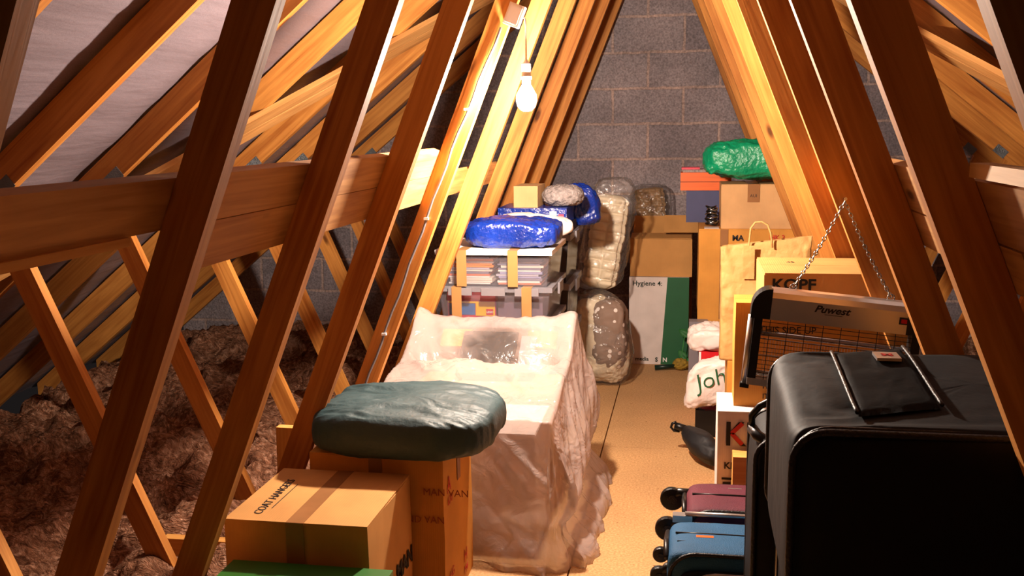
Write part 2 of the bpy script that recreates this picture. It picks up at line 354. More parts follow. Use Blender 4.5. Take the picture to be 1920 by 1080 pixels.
def prism_xz(name, m, parent, poly, y0, y1, ang, bevel=.002):
    """polygon in the truss plane, given grain direction ang"""
    ox, oz = poly[0]; c, s = math.cos(ang), math.sin(ang)
    mt = Matrix(((c, 0, -s, ox), (0, 1, 0, y0), (s, 0, c, oz), (0, 0, 0, 1))); inv = mt.inverted()
    bm = bmesh.new()
    a = [bm.verts.new(inv @ Vector((x, y0, z))) for x, z in poly]; b_ = [bm.verts.new(inv @ Vector((x, y1, z))) for x, z in poly]
    bm.faces.new(a); bm.faces.new(b_[::-1]); n = len(poly)
    for i in range(n): bm.faces.new((a[i], b_[i], b_[(i+1) % n], a[(i+1) % n]))
    return link(name, bm, m, parent, bevel=bevel, mat=mt)

# ------------------------------------------------------------------ the setting
def struct(name, bm, m, label):
    o = link(name, bm, m); return tag(o, label, None, kind='structure')
bm = box(-3.6, 3.2, WALL, WALL+.1, -.12, 2.9); struct('wall_back', bm, 'block', 'grey concrete block gable wall at the far end')
bm = bmesh.new()                                 # loft floor boards: chipboard sheets with hairline gaps, 22 mm thick
sheets = [(-.3700, .2275, -1.0, 1.9), (-.3700, .2275, 1.903, 4.376), (-.3700, .2275, 4.379, WALL-.002), (-.9705, -.3755, -1.0, .65), (-.9705, -.3755, .653, 3.094), (-.9705, -.3755, 3.097, 5.5), (-.9705, -.3755, 5.503, WALL-.002),
          (.2305, .83, -1.0, 3.1), (.2305, .83, 3.103, 5.5), (.2305, .83, 5.503, WALL-.002), (-1.30, -.9735, -1.0, WALL-.002), (.833, .86, -1.0, WALL-.002)]
for s in sheets: B(bm, *s, -.022, 0)
B(bm, -1.3, .86, -1.0, WALL-.002, -.06, -.0225)
floor = struct('floor', bm, 'chip', 'tan chipboard loft floor')
bm = bmesh.new()                                 # under-felt sagging between the rafters
for sgn in (-1, 1):
    nu, nv = 110, 170; g = []
    for i in range(nu+1):
        d = .0 + 3.62*i/nu; row = []
        for j in range(nv+1):
            y = -1.0 + (WALL+1.0)*j/nv
            ph = ((y-.968) % .6)/.6; sag = .022*math.sin(math.pi*ph)
            wob = .008*noise.noise(Vector((d*9, y*1.6, sgn*3)))+.004*noise.noise(Vector((d*22, y*3, 5)))
            lap = .006 if d > 1.86 else 0
            z = RB + RV + .012 - RS*d - (sag*.8 + wob)*1.0*(1-.0) + lap
            row.append(bm.verts.new((XR+sgn*d, y, z)))
        g.append(row)
    for A, C in zip(g, g[1:]):
        for j in range(nv): bm.faces.new((A[j], A[j+1], C[j+1], C[j]))
felt = link('ceiling', bm, 'felt', smooth=True); tag(felt, 'grey sagging roofing felt over the rafters', None, kind='structure')

# loft insulation, both sides of the boarded walkway
def wool(name, x0, x1, label):
    bm = bmesh.new(); nu, nv = 130, 380; g = []
    for i in range(nu+1):
        x = x0+(x1-x0)*i/nu; row = []
        for j in range(nv+1):
            y = -.6+(WALL-.02+.6)*j/nv
            p = Vector((x*2.2, y*2.2, 0)); q = Vector((x*7, y*7, 3)); r = Vector((x*20, y*20, 9))
            z = .05+.09*noise.noise(p)+.10*(.6-abs(noise.noise(q*.8))*2)+.03*(.5-abs(noise.noise(r*.8))*1.6)+.006*noise.noise(r*2.1)
            z = min(z, 2.80-.82*abs(x-XR)); e = min((x-x0) if x0 > 0 else 9, (x1-x) if x0 < 0 else 9)/.12; z = z*min(1, max(0, e)) if name else z
            row.append(bm.verts.new((x+.03*noise.noise(q*1.5), y+.03*noise.noise(q*1.5+Vector((5, 5, 5))), max(z-.02, -.09))))
        g.append(row)
    for A, C in zip(g, g[1:]):
        for j in range(nv): bm.faces.new((A[j], A[j+1], C[j+1], C[j]))
    o = link('loft_insulation', bm, 'wool', smooth=True); return tag(o, label, 'insulation', kind='stuff')
wool('l', -3.42, -1.31, 'brown fluffy mineral wool laid between the joists left of the walkway')
wool('r', .87, 2.86, 'brown fluffy mineral wool in the dark eaves right of the walkway')

# ------------------------------------------------------------------ roof trusses
ORD = ['nearest', 'second nearest', 'third', 'fourth', 'fifth', 'sixth', 'seventh', 'eighth', 'ninth', 'farthest']
TL = ['nearest roof truss, its long web cut by the top left corner',
      'roof truss whose dark left web leans nearest the camera and ends at bottom left',
      'roof truss whose left web ends beside the box marked coat hangers',
      'roof truss whose dark left web stands behind the box marked coat hangers',
      'roof truss carrying the white cable and junction box above the bulb',
      'first brightly lit roof truss behind the bulb',
      'second brightly lit roof truss behind the bulb, foot behind the blue bag',
      'third lit roof truss behind the bulb, above the rear tubs',
      'next to last roof truss before the block wall',
      'last roof truss, closest to the block wall']
trusses = []
for i in range(10):
    y0 = .9495+.6*i; y1 = y0+WT
    t = thing('roof_truss', TL[i], 'roof truss', (XR, y0, 0), 'timber roof trusses'); trusses.append(t)
    for s in (-1, 1):
        X = lambda d: XR+s*d
        prism_xz('rafter', 'truss', t, [(X(0), RB), (X(3.55), RB-RS*3.55), (X(3.55), RB-RS*3.55+RV), (X(0), RB+RV)], y0, y1, -s*math.atan(RS))
        prism_xz('long_web', 'truss', t, [(X(1.095), .0005), (X(0), 2.71), (X(0), RB), (X(.0804), 2.704), (X(1.173), .0005)], y0, y1, math.atan2(2.71, -s*1.095))
        f, k, zb = 1.34, .43, 0
        w = .077; zt = lambda ff: (RB-RS*ff)/(1+RS*k)
        a, b_ = zt(f), zt(f+w)
        prism_xz('short_web', 'truss', t, [(X(f+k*zb), zb+.0005), (X(f+k*a), a), (X(f+w+k*b_), b_), (X(f+w+k*zb), zb+.0005)], y0, y1, math.atan2(1, s*k))
    prism_xz('ceiling_joist', 'truss', t, [(-3.6, -.12), (3.15, -.12), (3.15, -.0605), (-3.6, -.0605)], y0, y1, 0)
    for s in (-1, 1):
        d = 1.86; zc = RB-RS*d+.05; an = -s*math.atan(RS)
        mt = Matrix.Translation((XR+s*d, y0-.0012, zc)) @ Matrix.Rotation(-an, 4, 'Y')
        bm = box(-.035, .035, -.0008, .0008, -.045, .0, mat=mt)
        link('nail_plate', bm, 'galv', t)
        mt = Matrix.Translation((XR+s*1.14, y0-.0012, .05))
# joist pieces that stand proud beside the walkway
def offcut(label, x0, x1, y, z0, z1, th=.036):
    o = beam('timber_offcut', 'pale_wood', None, (x0, y, (z0+z1)/2), (x1, y, (z0+z1)/2), (0, 0, 1), z1-z0, th); tag(o, label, 'timber offcut'); return o
offcut('orange timber length lying on the insulation beside the third left web', -1.68, -1.285, 2.86, .07, .13)
bm = 0
o = beam('timber_offcut', 'pale_wood', None, (-1.235, 2.83, .01), (-1.225, 2.83, .53), (1, 0, 0), .055, .03); tag(o, 'short upright timber stub behind the box marked coat hangers', 'timber offcut')

# ------------------------------------------------------------------ bracing boards
def side_board(label, s, za, zb, y0, y1, inner=0.0):
    """longitudinal board nailed to the outer edges of the long webs (tilted with them)"""
    zc = (za+zb)/2; d = .404*(2.71-zc)+.0785+.0115/.927-inner
    wd = Vector((-s*.404*1.0, 0, 1)).normalized()
    w = (za-zb)/wd.z
    o = beam('bracing_board', 'board', None, (XR+s*d, y0, zc), (XR+s*d, y1, zc), wd, w, .022); return tag(o, label, 'bracing board')
side_board('upper of the two long horizontal boards behind the left webs', -1, 1.367, 1.279, .6, 3.36)
side_board('lower of the two long horizontal boards behind the left webs', -1, 1.277, 1.186, 1.60, 4.64)
side_board('upper horizontal board behind the right webs', 1, 1.358, 1.268, .6, 3.36)
side_board('lower horizontal board behind the right webs', 1, 1.264, 1.193, 1.45, 4.64)
o = beam('timber_batten', 'pale_wood', None, (-.885, .7, 1.268), (-.885, 1.444, 1.268), (0, 0, 1), .014, .03); tag(o, 'thin bright batten under the near end of the left boards', 'timber batten')
o = beam('timber_batten', 'pale_wood', None, (.40, .7, 1.372), (.40, 1.50, 1.372), (0, 0, 1), .02, .03); tag(o, 'thin batten on top of the near end of the right boards', 'timber batten')
def brace(label, s, d0, y0, d1, y1, off, w=.097):
    n = Vector((-s*RS, 0, -1)).normalized(); q = lambda d, y: Vector((XR+s*d, y, RB-RS*d)) + n*.0125
    a, c = q(d0, y0), q(d1, y1); x = (c-a).normalized(); wd = n.cross(x)
    a += wd*off; c += wd*off
    o = beam('diagonal_brace', 'board', None, a, c, wd, w, .022); return tag(o, label, 'diagonal brace')
brace('upper of two diagonal brace boards under the left rafters', -1, 2.75, 2.45, .35, 5.95, .05)
brace('lower of two diagonal brace boards under the left rafters', -1, 2.75, 2.45, .55, 5.66, .152)
brace('upper diagonal brace board under the right rafters', 1, 2.5, 3.02, .4, 5.77, -.05)
brace('lower diagonal brace board under the right rafters', 1, 2.5, 3.02, .6, 5.5, -.152)

# ------------------------------------------------------------------ lamp, cable, junction box
t = thing('junction_box', 'white junction box screwed to the web above the bulb', 'junction box', (-.588, 3.33, 1.80))
mt = Matrix.Translation((-.575, 3.329, 1.80)) @ Matrix.Rotation(math.radians(-24), 4, 'Y').inverted()
mt = Matrix.Translation((-.575, 3.329, 1.80)) @ Matrix.Rotation(math.radians(22), 4, 'Y')
link('box', box(-.026, .026, -.0195, .0195, -.036, .036, mat=mt), 'white', t, bevel=.004)
link('lid', box(-.02, .02, -.023, -.0196, -.028, .028, mat=mt), 'white', t, bevel=.001)
t = thing('pendant_bulb', 'glowing bare light bulb hanging in its holder from a flex', 'light bulb', (BULB.x, BULB.y, BULB.z-.045))
bm = bmesh.new(); prof = [(.004, -.042), (.018, -.038), (.029, -.026), (.0345, -.006), (.033, .012), (.022, .032), (.014, .045)]
lathe(bm, prof, BULB, 24); link('bulb', bm, 'lamp', t, smooth=True)
bm = bmesh.new(); lathe(bm, [(.0145, .0455), (.0145, .062), (.0185, .0625), (.0185, .072), (.0155, .073), (.0155, .112), (.009, .118), (.004, .128)], BULB, 20); link('lamp_holder', bm, 'white', t, smooth=False)
bm = bmesh.new(); zt = BULB.z+.128
tube(bm, [(BULB.x, BULB.y, zt-.004), (BULB.x, BULB.y, zt+.05), (BULB.x-.001, BULB.y+.004, zt+.11), (BULB.x-.002, BULB.y+.002, zt+.128), (BULB.x-.012, BULB.y+.003, zt+.137)], .0032, 8); link('flex', bm, 'white', t, smooth=True)
bm = bmesh.new(); pts = []
for k in range(31):
    z = 1.765-1.70*k/30; d = .404*(2.71-z)+.037; yy = 3.3435
    u = min(1, k/7); d2 = d*u + (1-u)*(.404*(2.71-z)+.022)
    pts.append((XR-d2+.003*math.sin(k*1.7), yy, z))
tube(bm, pts, .0045, 8); cab = link('power_cable', bm, 'grey', None, smooth=True); tag(cab, 'grey twin cable clipped down the web below the junction box', 'cable')
for z in (1.5, 1.13, .72):
    d = .404*(2.71-z)+.037
    link('cable_clip', box(XR-d-.008, XR-d+.008, 3.336, 3.348, z-.004, z+.004), 'white', cab)

# ------------------------------------------------------------------ cardboard boxes
def carton(name, label, x0, x1, y0, y1, z0, z1, m='kraft', tape=None, tdir='y', rz=0, cat='cardboard box', group=None, flaps=True, tm='tape', open_flaps=False):
    cx, cy = (x0+x1)/2, (y0+y1)/2
    t = thing(name, label, cat, (cx, cy, z0), group); R = Matrix.Translation((cx, cy, 0)) @ Matrix.Rotation(rz, 4, 'Z') @ Matrix.Translation((-cx, -cy, 0))
    th = .005 if flaps else 0
    bm = bmesh.new(); B(bm, x0, x1, y0, y1, z0, z1-th-.0003)
    bmesh.ops.subdivide_edges(bm, edges=bm.edges, cuts=5, use_grid_fill=True)
    for v in bm.verts:
        v.co += Vector((.0025*noise.noise(v.co*6), .0025*noise.noise(v.co*6+Vector((9, 0, 0))), 0))
    bm.transform(R); link('body', bm, m, t)
    if flaps:
        if tdir == 'y':
            xm = (x0+x1)/2; link('flap', box(x0+.001, xm-.0012, y0+.001, y1-.001, z1-th, z1, mat=R), m, t, bevel=.0012); link('flap', box(xm+.0012, x1-.001, y0+.001, y1-.001, z1-th, z1, mat=R), m, t, bevel=.0012)
        else:
            ym = (y0+y1)/2; link('flap', box(x0+.001, x1-.001, y0+.001, ym-.0012, z1-th, z1, mat=R), m, t, bevel=.0012); link('flap', box(x0+.001, x1-.001, ym+.0012, y1-.001, z1-th, z1, mat=R), m, t, bevel=.0012)
    if tape:
        a, w, dn = tape      # position 0..1, half width, drop
        bm = bmesh.new()
        if tdir == 'y':
            xc = x0+(x1-x0)*a
            B(bm, xc-w, xc+w, y0-.0008, y1+.0008, z1+.0001, z1+.0008); B(bm, xc-w, xc+w, y0-.0034, y0-.0028, z1-dn, z1+.0008)
        else:
            yc = y0+(y1-y0)*a
            B(bm, x0-.0008, x1+.0008, yc-w, yc+w, z1+.0001, z1+.0008); B(bm, x0-.0034, x0-.0028, yc-w, yc+w, z1-dn, z1+.0008)
        bm.transform(R); link('tape', bm, tm, t)
    return t, R
FR, UP = (1, 0, 0), (0, 0, 1)

# near left: green crate, coat hanger box, tall box with the teal sack on it
t = thing('green_tub', 'green plastic tub cut by the bottom edge, before the coat hanger box', 'plastic tub', (-.92, 2.1, 0))
bm = box(-1.115, -.725, 1.98, 2.235, 0, .335); link('body', bm, 'green_lid', t, bevel=.012)
link('lid', box(-1.135, -.712, 1.965, 2.25, .336, .357), 'green_lid', t, bevel=.006)
t, R_ = carton('cardboard_box', 'cardboard box hand-lettered coat hangers on its top flap', -1.168, -.783, 2.275, 2.665, 0, .455, 'kraft', (.5, .024, .16))
text('COAT HANGERS', .034, (-1.085, 2.315, .4562), (-.03, 1, 0), (-1, -.03, 0), 'ink', t, 'handwriting', shear=.2, ext=.0003, sx=1.0)
bm = box(-1.074, -1.072, 2.36, 2.54, .4556, .4562); link('underline', bm, 'ink', t)
text('MAN', .07, (-.7795, 2.50, .20), (0, 1, 0), UP, 'ink', t, ext=.0005, bold=.002)
t, R_ = carton('cardboard_box', 'tall cardboard box under the teal sack, red print on its side', -1.098, -.692, 2.692, 3.066, 0, .498, 'kraft_orange', (.5, .02, .1))
for yy, zz, s, sz in ((2.73, .375, 'A', .07), (2.735, .335, '670', .038), (2.93, .07, 'H', .06), (2.93, .03, 'M4', .04), (2.74, .10, 'HG', .04)):
    text(s, sz, (-.6895, yy, zz), (0, 1, 0), UP, 'red_ink', t, ext=.0004)
link('label_tape', box(-.6898, -.6893, 2.86, 2.9, .37, .47), 'tape', t)
text('FRAGILE - REMOVALS     MAN VAN', .03, (-1.08, 2.6885, .385), FR, UP, 'faded_ink', t, ext=.0004)
text('MAN AND VAN', .03, (-.90, 2.6885, .30), FR, UP, 'faded_ink', t, ext=.0004)
def sackshape(p):
    q = p.copy(); u = (p.x/.272+1)/2
    q.z *= .82+.18*math.sin(math.pi*u); q.y *= 1-.12*abs(2*u-1)**3
    return q
bm = blob((-.832, 2.86, .563), (.272, .225, .063), (.42, .4), (80, 190), .022, 6, 5, True, sackshape, (.55, 1.5, .5))
o = link('nylon_sack', bm, 'teal_sack', None, smooth=True); tag(o, 'dark teal creased nylon sack lying on the tall cardboard box', 'sack')
dm = o.data

# ------------------------------------------------------------------ dust sheet over stored boxes
def smooth01(a, b, x): u = min(1, max(0, (x-a)/(b-a))); return u*u*(3-2*u)
SX0, SX1, SY0, SY1 = -1.085, -.445, 3.13, 3.915
def crease(p, s, seed):
    q = p*s+Vector((seed*7.1, seed*3.3, seed*5.7)); a = 1-2*abs(noise.noise(q)); return a*abs(a)*.7+.3*(1-2*abs(noise.noise(q*2.1)))
def ztop(x, y):
    u = (x-SX0)/(SX1-SX0)
    ridge = 3.60; f = .475+.075*smooth01(SY0, ridge, y)
    f += .020*math.exp(-((u-.38)/.12)**2)*smooth01(SY0+.1, ridge, y)*(1-smooth01(ridge, ridge+.05, y))
    f -= .022*math.exp(-((u-.72)/.14)**2)*math.exp(-((y-3.42)/.11)**2)
    back = .535+.135*smooth01(ridge+.03, SY1, y)**1.2
    back += .03*smooth01(.85, 1, u)+.035*smooth01(.13, 0, u)
    k = smooth01(ridge-.01, ridge+.07, y); z = f*(1-k)+back*k
    z -= .045*math.exp(-((y-(ridge+.07))/.04)**2)*(1-smooth01(.86, .98, u))*(1 - smooth01(.14, .02, u))
    z += .016*crease(Vector((x+y*.6, (y-x*.5)*.4, 0)), 6, 4)+.007*crease(Vector((x*1.6+y, y*.35, 0)), 10, 8)+.003*crease(Vector((x-y, y, 0)), 22, 3)
    return z
bm = bmesh.new(); mg = .42; nu, nv = 190, 210; g = []
for i in range(nu+1):
    a = SX0-mg+(SX1-SX0+2*mg)*i/nu; row = []
    for j in range(nv+1):
        c = SY0-mg+(SY1-SY0+2*mg)*j/nv
        px, py = min(SX1, max(SX0, a)), min(SY1, max(SY0, c)); dx, dy = a-px, c-py; r = math.hypot(dx, dy)
        if r < 1e-9: row.append(bm.verts.new((px, py, ztop(px, py)))); continue
        rm = mg if abs(dx) < 1e-9 or abs(dy) < 1e-9 else mg/max(abs(dx)/r, abs(dy)/r)
        tt = min(1, r/mg) if r < mg else 1; ux, uy = dx/r, dy/r
        zt_ = ztop(px, py); ang = math.atan2(c-(SY0+SY1)/2, a-(SX0+SX1)/2)
        # side profile: slack below the top edge, waist low down, spread on the boards
        out = .010+.055*smooth01(0, .6, tt)-.045*smooth01(.58, .74, tt)+.105*smooth01(.76, .97, tt)
        if ux < -.3: out *= .3
        if uy > .3: out *= .2
        if uy < -.3: out = out*.62
        per = (a+c*1.0) if abs(dx) < 1e-9 or abs(dy) < 1e-9 else (px+py+math.atan2(uy, ux)*.12)
        fd = crease(Vector((per, tt*.12, 0)), 6, 2)*.034*smooth01(0, .45, tt) + crease(Vector((per*1.6+tt*.5, per*.3-tt*.4, 0)), 6, 6)*.010*smooth01(0, .2, tt)
        if ux < -.3 or uy > .3: fd *= .25
        if uy < -.3: kk = .22+.78*smooth01(-.68, -.58, px); out *= kk; fd *= kk
        o_ = max(.002, out+fd) if uy > -.3 else max(-.0, out+fd)
        ze = zt_*(1-tt)+.003
        row.append(bm.verts.new((px+ux*o_, py+uy*max(.002, o_), max(.003, ze))))
    g.append(row)
for A, C in zip(g, g[1:]):
    for j in range(nv): bm.faces.new((A[j], A[j+1], C[j+1], C[j]))
o = link('dust_sheet', bm, 'sheet_film', None, smooth=True); tag(o, 'milky crumpled plastic dust sheet draped over stored boxes to the floor', 'dust sheet')
carton('cardboard_box', 'white cardboard box under the front of the milky dust sheet', -1.04, -.50, 3.19, 3.55, 0, .42, 'white_card')
carton('cardboard_box', 'cardboard box under the raised back of the milky dust sheet', -1.04, -.49, 3.58, 3.88, 0, .455, 'kraft_pale')
for nm, lb, cx_, w_, yc_, zc_, l_, m_ in (('document_folder', 'dark grey folder showing through the dust sheet', -.775, .22, 3.785, .572, .18, 'black'), ('paper_wallet', 'orange wallet showing through the right rear of the dust sheet', -.57, .12, 3.85, .600, .09, 'orange'), ('paper_wallet', 'orange wallet showing through the left rear of the dust sheet', -.92, .12, 3.85, .600, .09, 'kraft_orange'), ('picture_book', 'silver-grey book showing through the middle of the dust sheet', -.62, .06, 3.785, .568, .15, 'grey')):
    mt = Matrix.Translation((cx_, yc_, zc_)) @ Matrix.Rotation(math.radians(38), 4, 'X')
    o = link(nm, box(-w_/2, w_/2, -l_/2, l_/2, -.005, .005, mat=mt), m_, None, bevel=.003); tag(o, lb, nm.split('_')[1])

# ------------------------------------------------------------------ clear storage tubs
def tub(label, x0, x1, y0, y1, z0, z1, lidm, straps, body='clear', group=None, lidh=.02, handles=False):
    t = thing('storage_tub', label, 'storage tub', ((x0+x1)/2, (y0+y1)/2, z0), group)
    zb = z1-lidh; bm = bmesh.new(); tp = .014; w = .003
    def ring(ins, tpr, z): return [bm.verts.new(p) for p in ((x0+ins+tpr, y0+ins+tpr, z), (x1-ins-tpr, y0+ins+tpr, z), (x1-ins-tpr, y1-ins-tpr, z), (x0+ins+tpr, y1-ins-tpr, z))]
    rs = [ring(0, tp, z0), ring(0, 0, zb-.002), ring(w, 0, zb-.002), ring(w, tp, z0+w)]
    for A, C in zip(rs, rs[1:]):
        for k in range(4): bm.faces.new((A[k], A[(k+1) % 4], C[(k+1) % 4], C[k]))
    bm.faces.new(rs[0]); bm.faces.new(rs[-1])
    link('body', bm, body, t, bevel=.001)
    link('lid', box(x0-.012, x1+.012, y0-.012, y1+.012, zb, z1), lidm, t, bevel=.005)
    if handles:
        for f in (.2, .5, .8) if (x1-x0) > .43 else (.3, .7):
            xc = x0+(x1-x0)*f; link('clip', box(xc-.05, xc+.05, y0-.020, y0-.0125, zb-.014, z1-.003), 'grey', t, bevel=.002)
        for f in (.5,):
            yc = y0+(y1-y0)*f; link('clip', box(x1+.0125, x1+.022, yc-.06, yc+.06, zb-.03, z1-.002), 'grey', t, bevel=.003)
    for f in straps:
        xc = x0+(x1-x0)*f; bm = bmesh.new()
        B(bm, xc-.021, xc+.021, y0-.0225, y0-.021, z0+.004, z1); B(bm, xc-.021, xc+.021, y0-.022, y0+.10, z1+.0002, z1+.0015)
        link('tape', bm, 'tape_light', t)
    return t
tub('clear plastic tub of magazines with a white lid, taped twice, under the blue bag', -1.035, -.565, 4.04, 4.48, .782, .936, 'white', (.22, .68))
tub('clear plastic tub holding toy boxes, second in the taped stack', -1.035, -.565, 4.04, 4.48, .632, .781, 'clear_lid', (.17, .80), handles=True)
tub('dark plastic tub at the foot of the taped stack, mostly behind the dust sheet', -1.035, -.565, 4.04, 4.48, .40, .631, 'grey', (), body='black')
tub('lowest dark tub behind the dust sheet under the taped stack', -1.035, -.565, 4.04, 4.48, .0, .399, 'grey', (), body='black')
cols = [((236, 140, 60), 'orange'), ((228, 222, 220), 'white'), ((246, 170, 50), 'yellow'), ((176, 172, 190), 'grey'), ((222, 206, 196), 'cream'), ((120, 118, 140), 'slate'), ((226, 120, 90), 'salmon'), ((150, 150, 190), 'lilac')]
for k, (c, nme) in enumerate(cols): M['mag'+nme] = plain(nme+' paper', c, .6, .08)
def magazines(x0, x1, seq, side):
    z = .7875
    for k, nme in enumerate(seq):
        h = .0075+.003*((k*7) % 3)/2; j = random.uniform(-.012, .012); z1 = z+h
        if z1 > .908: break
        mt = Matrix.Translation(((x0+x1)/2, 4.2, 0)) @ Matrix.Rotation(random.uniform(-.03, .03), 4, 'Z') @ Matrix.Translation((-(x0+x1)/2, -4.2, 0))
        o = link('magazine', box(x0+j+.006, x1+j-.004, 4.075, 4.36, z, z1-.001, mat=mt), 'mag'+nme, None, bevel=.0012)
        tag(o, nme+'-edged magazine in the '+side+' pile of the white-lidded tub', 'magazine', 'magazines in the white-lidded tub'); z = z1
magazines(-1.0, -.81, ['white', 'cream', 'cream', 'white', 'salmon', 'slate', 'cream', 'grey', 'orange', 'orange', 'white', 'orange', 'slate'], 'left')
magazines(-.79, -.60, ['salmon', 'white', 'slate', 'lilac', 'grey', 'lilac', 'white', 'slate', 'cream', 'slate', 'grey', 'slate'], 'right')
t = thing('toy_box', 'red and yellow toy box with blue picture in the second clear tub', 'toy box', (-.9, 4.14, .636))
link('box', box(-1.008, -.80, 4.072, 4.18, .6365, .752), 'toy_red', t, bevel=.002)
link('yellow_panel', box(-.885, -.803, 4.0695, 4.0715, .652, .708), 'yellow', t); link('yellow_band', box(-1.005, -.803, 4.0697, 4.0716, .706, .713), 'yellow', t)
link('picture', box(-1.0, -.888, 4.0697, 4.0716, .656, .704), 'toy_blue', t)
link('logo', box(-.84, -.81, 4.0680, 4.0694, .657, .682), 'red', t); text('LEGO', .0125, (-.8385, 4.0672, .6655), FR, UP, 'white', t, ext=.0003, sx=.9, bold=.0004)
o = link('small_case', box(-.79, -.69, 4.075, 4.3, .6365, .74), 'mauve_box', None, bevel=.005); tag(o, 'mauve case in the second clear tub, beside the toy box', 'case')
o = link('small_case', box(-.68, -.60, 4.075, 4.3, .6365, .735), 'mauve_box', None, bevel=.005); tag(o, 'mauve case at the right end of the second clear tub', 'case')
# rear stack of dark tubs
lb = ['lowest', 'second lowest', 'second highest', 'topmost']
for k in range(4):
    tub(lb[k]+' grey tub of the rear stack left of the bagged bedding', -.985, -.56, 4.64, 5.1, .235*k, .235*k+.234, 'grey', (), body='smoke', group='grey tubs of the rear stack', lidh=.03, handles=True)
t = thing('flat_carton', 'thin black and yellow box under the blue carton', 'carton', (-.75, 4.8, .9395)); link('box', box(-.9, -.555, 4.63, 4.95, .941, .982), 'ink', t, bevel=.002)
link('yellow_end', box(-.9, -.65, 4.6285, 4.6299, .958, .978), 'moss', t); link('white_strip', box(-.68, -.56, 4.6285, 4.6299, .944, .953), 'white', t)
t = thing('blue_carton', 'flat blue carton with a small label above the white carrier bag', 'carton', (-.72, 4.8, .983)); link('box', box(-.89, -.565, 4.625, 4.93, .983, 1.062), 'blue_sack', t, bevel=.002)
link('label', box(-.645, -.612, 4.6235, 4.6249, 1.0, 1.048), 'white_card', t); link('red_mark', box(-.603, -.578, 4.6235, 4.6249, 1.02, 1.034), 'toy_red', t)
carton('cardboard_box', 'small tan cardboard box left of the grey wool bundle', -.82, -.705, 4.66, 4.9, 1.0625, 1.163, 'kraft_pale', flaps=False)
o = link('wool_bundle', blob((-.600, 4.78, 1.111), (.095, .10, .046), (.8, .9), (40, 70), .014, 30, 5), 'grey_bundle', None, smooth=True); tag(o, 'speckled grey knitted bundle on the blue carton', 'wool bundle')
def bluebag(p):
    q = p.copy(); q.x += .05*(-(p.z/.15))*(1 if p.z > 0 else .2); return q
o = link('carrier_bag', blob((-.535, 5.045, 1.045), (.085, .045, .10), (.6, .7), (40, 60), .02, 12, 9, True, bluebag), 'blue_sack', None, smooth=True); tag(o, 'shiny blue bag standing behind the grey wool bundle', 'bag')
def drape(p):
    q = p.copy(); q.z *= 1-.35*(p.x/.2); return q
o = link('carrier_bag', blob((-.70, 4.55, .985), (.17, .06, .052), (.7, .6), (36, 70), .016, 9, 14, True, drape), 'white_sack', None, smooth=True); tag(o, 'white carrier bag between the blue bag and the blue carton', 'bag')
bm = bmesh.new(); g = []
for i in range(30):
    row = []
    for j in range(20):
        u, v = i/29, j/19; x = -.80+.26*u+.03*v; z = 1.01-.10*u**2-.18*v*(u**1.5)
        row.append(bm.verts.new((x, 4.50-.006+.03*v*u+.008*fold(Vector((u, v, 0)), 6, 4), z-.03*v)))
    g.append(row)
for A, C in zip(g, g[1:]):
    for j in range(19): bm.faces.new((A[j], A[j+1], C[j+1], C[j]))
def bagshape(p):
    q = p.copy(); u = (p.x/.20+1)/2; q.z *= .75+.25*math.sin(math.pi*min(1, u*1.1)); return q
bm.free()
o = link('storage_bag', blob((-.745, 4.22, .992), (.20, .14, .055), (.4, .45), (50, 110), .022, 11, 21, True, bagshape), 'blue_sack', None, smooth=True); tag(o, 'crumpled shiny blue bag lying on the white lid of the taped tubs', 'bag')

# ------------------------------------------------------------------ bagged bedding, gable end boxes
bx, by = -.45, 5.62
t = thing('bagged_duvet', 'tall cream quilted duvet folded in a clear plastic bag', 'duvet', (-.46, 5.66, .5))
def duvet(p0, p1, w, d, rows, m, name, parent, cols_=2):
    p0, p1 = Vector(p0), Vector(p1); ax = (p1-p0); L = ax.length; ax.normalize(); xd = Vector((1, 0, 0)); xd = (xd-ax*xd.dot(ax)).normalized(); yd = ax.cross(xd)
    sec = [(-1+2*k/28, -1) for k in range(28)]+[(1, -1+2*k/8) for k in range(8)]+[(1-2*k/28, 1) for k in range(28)]+[(-1, 1-2*k/8) for k in range(8)]
    bm = bmesh.new(); nu, nv = rows*9, len(sec); g = []
    for i in range(nu+1):
        s_ = i/nu; row = []; endf = min(1, min(s_, 1-s_)*14+.25)**.5; pr = abs(math.sin(math.pi*s_*rows))**.45
        for j, (cx, sy) in enumerate(sec):
            pc = abs(math.sin(math.pi*(cx*.5+.5)*cols_))**.45 if abs(sy) == 1 else .6
            rd = 1-.25*abs(cx)**8*abs(sy)**8
            x = cx*w*endf*(.94+.06*pr)*rd; y = sy*d*endf*rd*(.66+.34*pr*pc)
            row.append(bm.verts.new(p0+ax*(L*s_)+xd*(x+.010*noise.noise(Vector((s_*6, cx, 1))))+yd*(y+.006*noise.noise(Vector((s_*9, cx*2, 4))))))
        g.append(row)
    for A, C in zip(g, g[1:]):
        for j in range(nv): bm.faces.new((A[j], A[(j+1) % nv], C[(j+1) % nv], C[j]))
    bm.faces.new(g[0]); bm.faces.new(g[-1]); return link(name, bm, m, parent, smooth=True)
duvet((-.505, 5.60, .53), (-.425, 5.68, 1.05), .098, .075, 10, 'duvet', 'folded_duvet', t)
def lean(p):
    q = p.copy(); q.x += .16*p.z/.31*.3; 
    if p.z > .18: q.x += (p.x*-.1)
    return q
link('clear_bag', blob((-.462, 5.645, .835), (.128, .10, .305), (.45, .5), (60, 90), .03, 9, 31, False, lean), 'bag_film', t, smooth=True)
t = thing('bagged_bedding', 'bulky clear bag of white and brown bedding standing on the floor', 'bedding', (-.45, 5.55, 0))
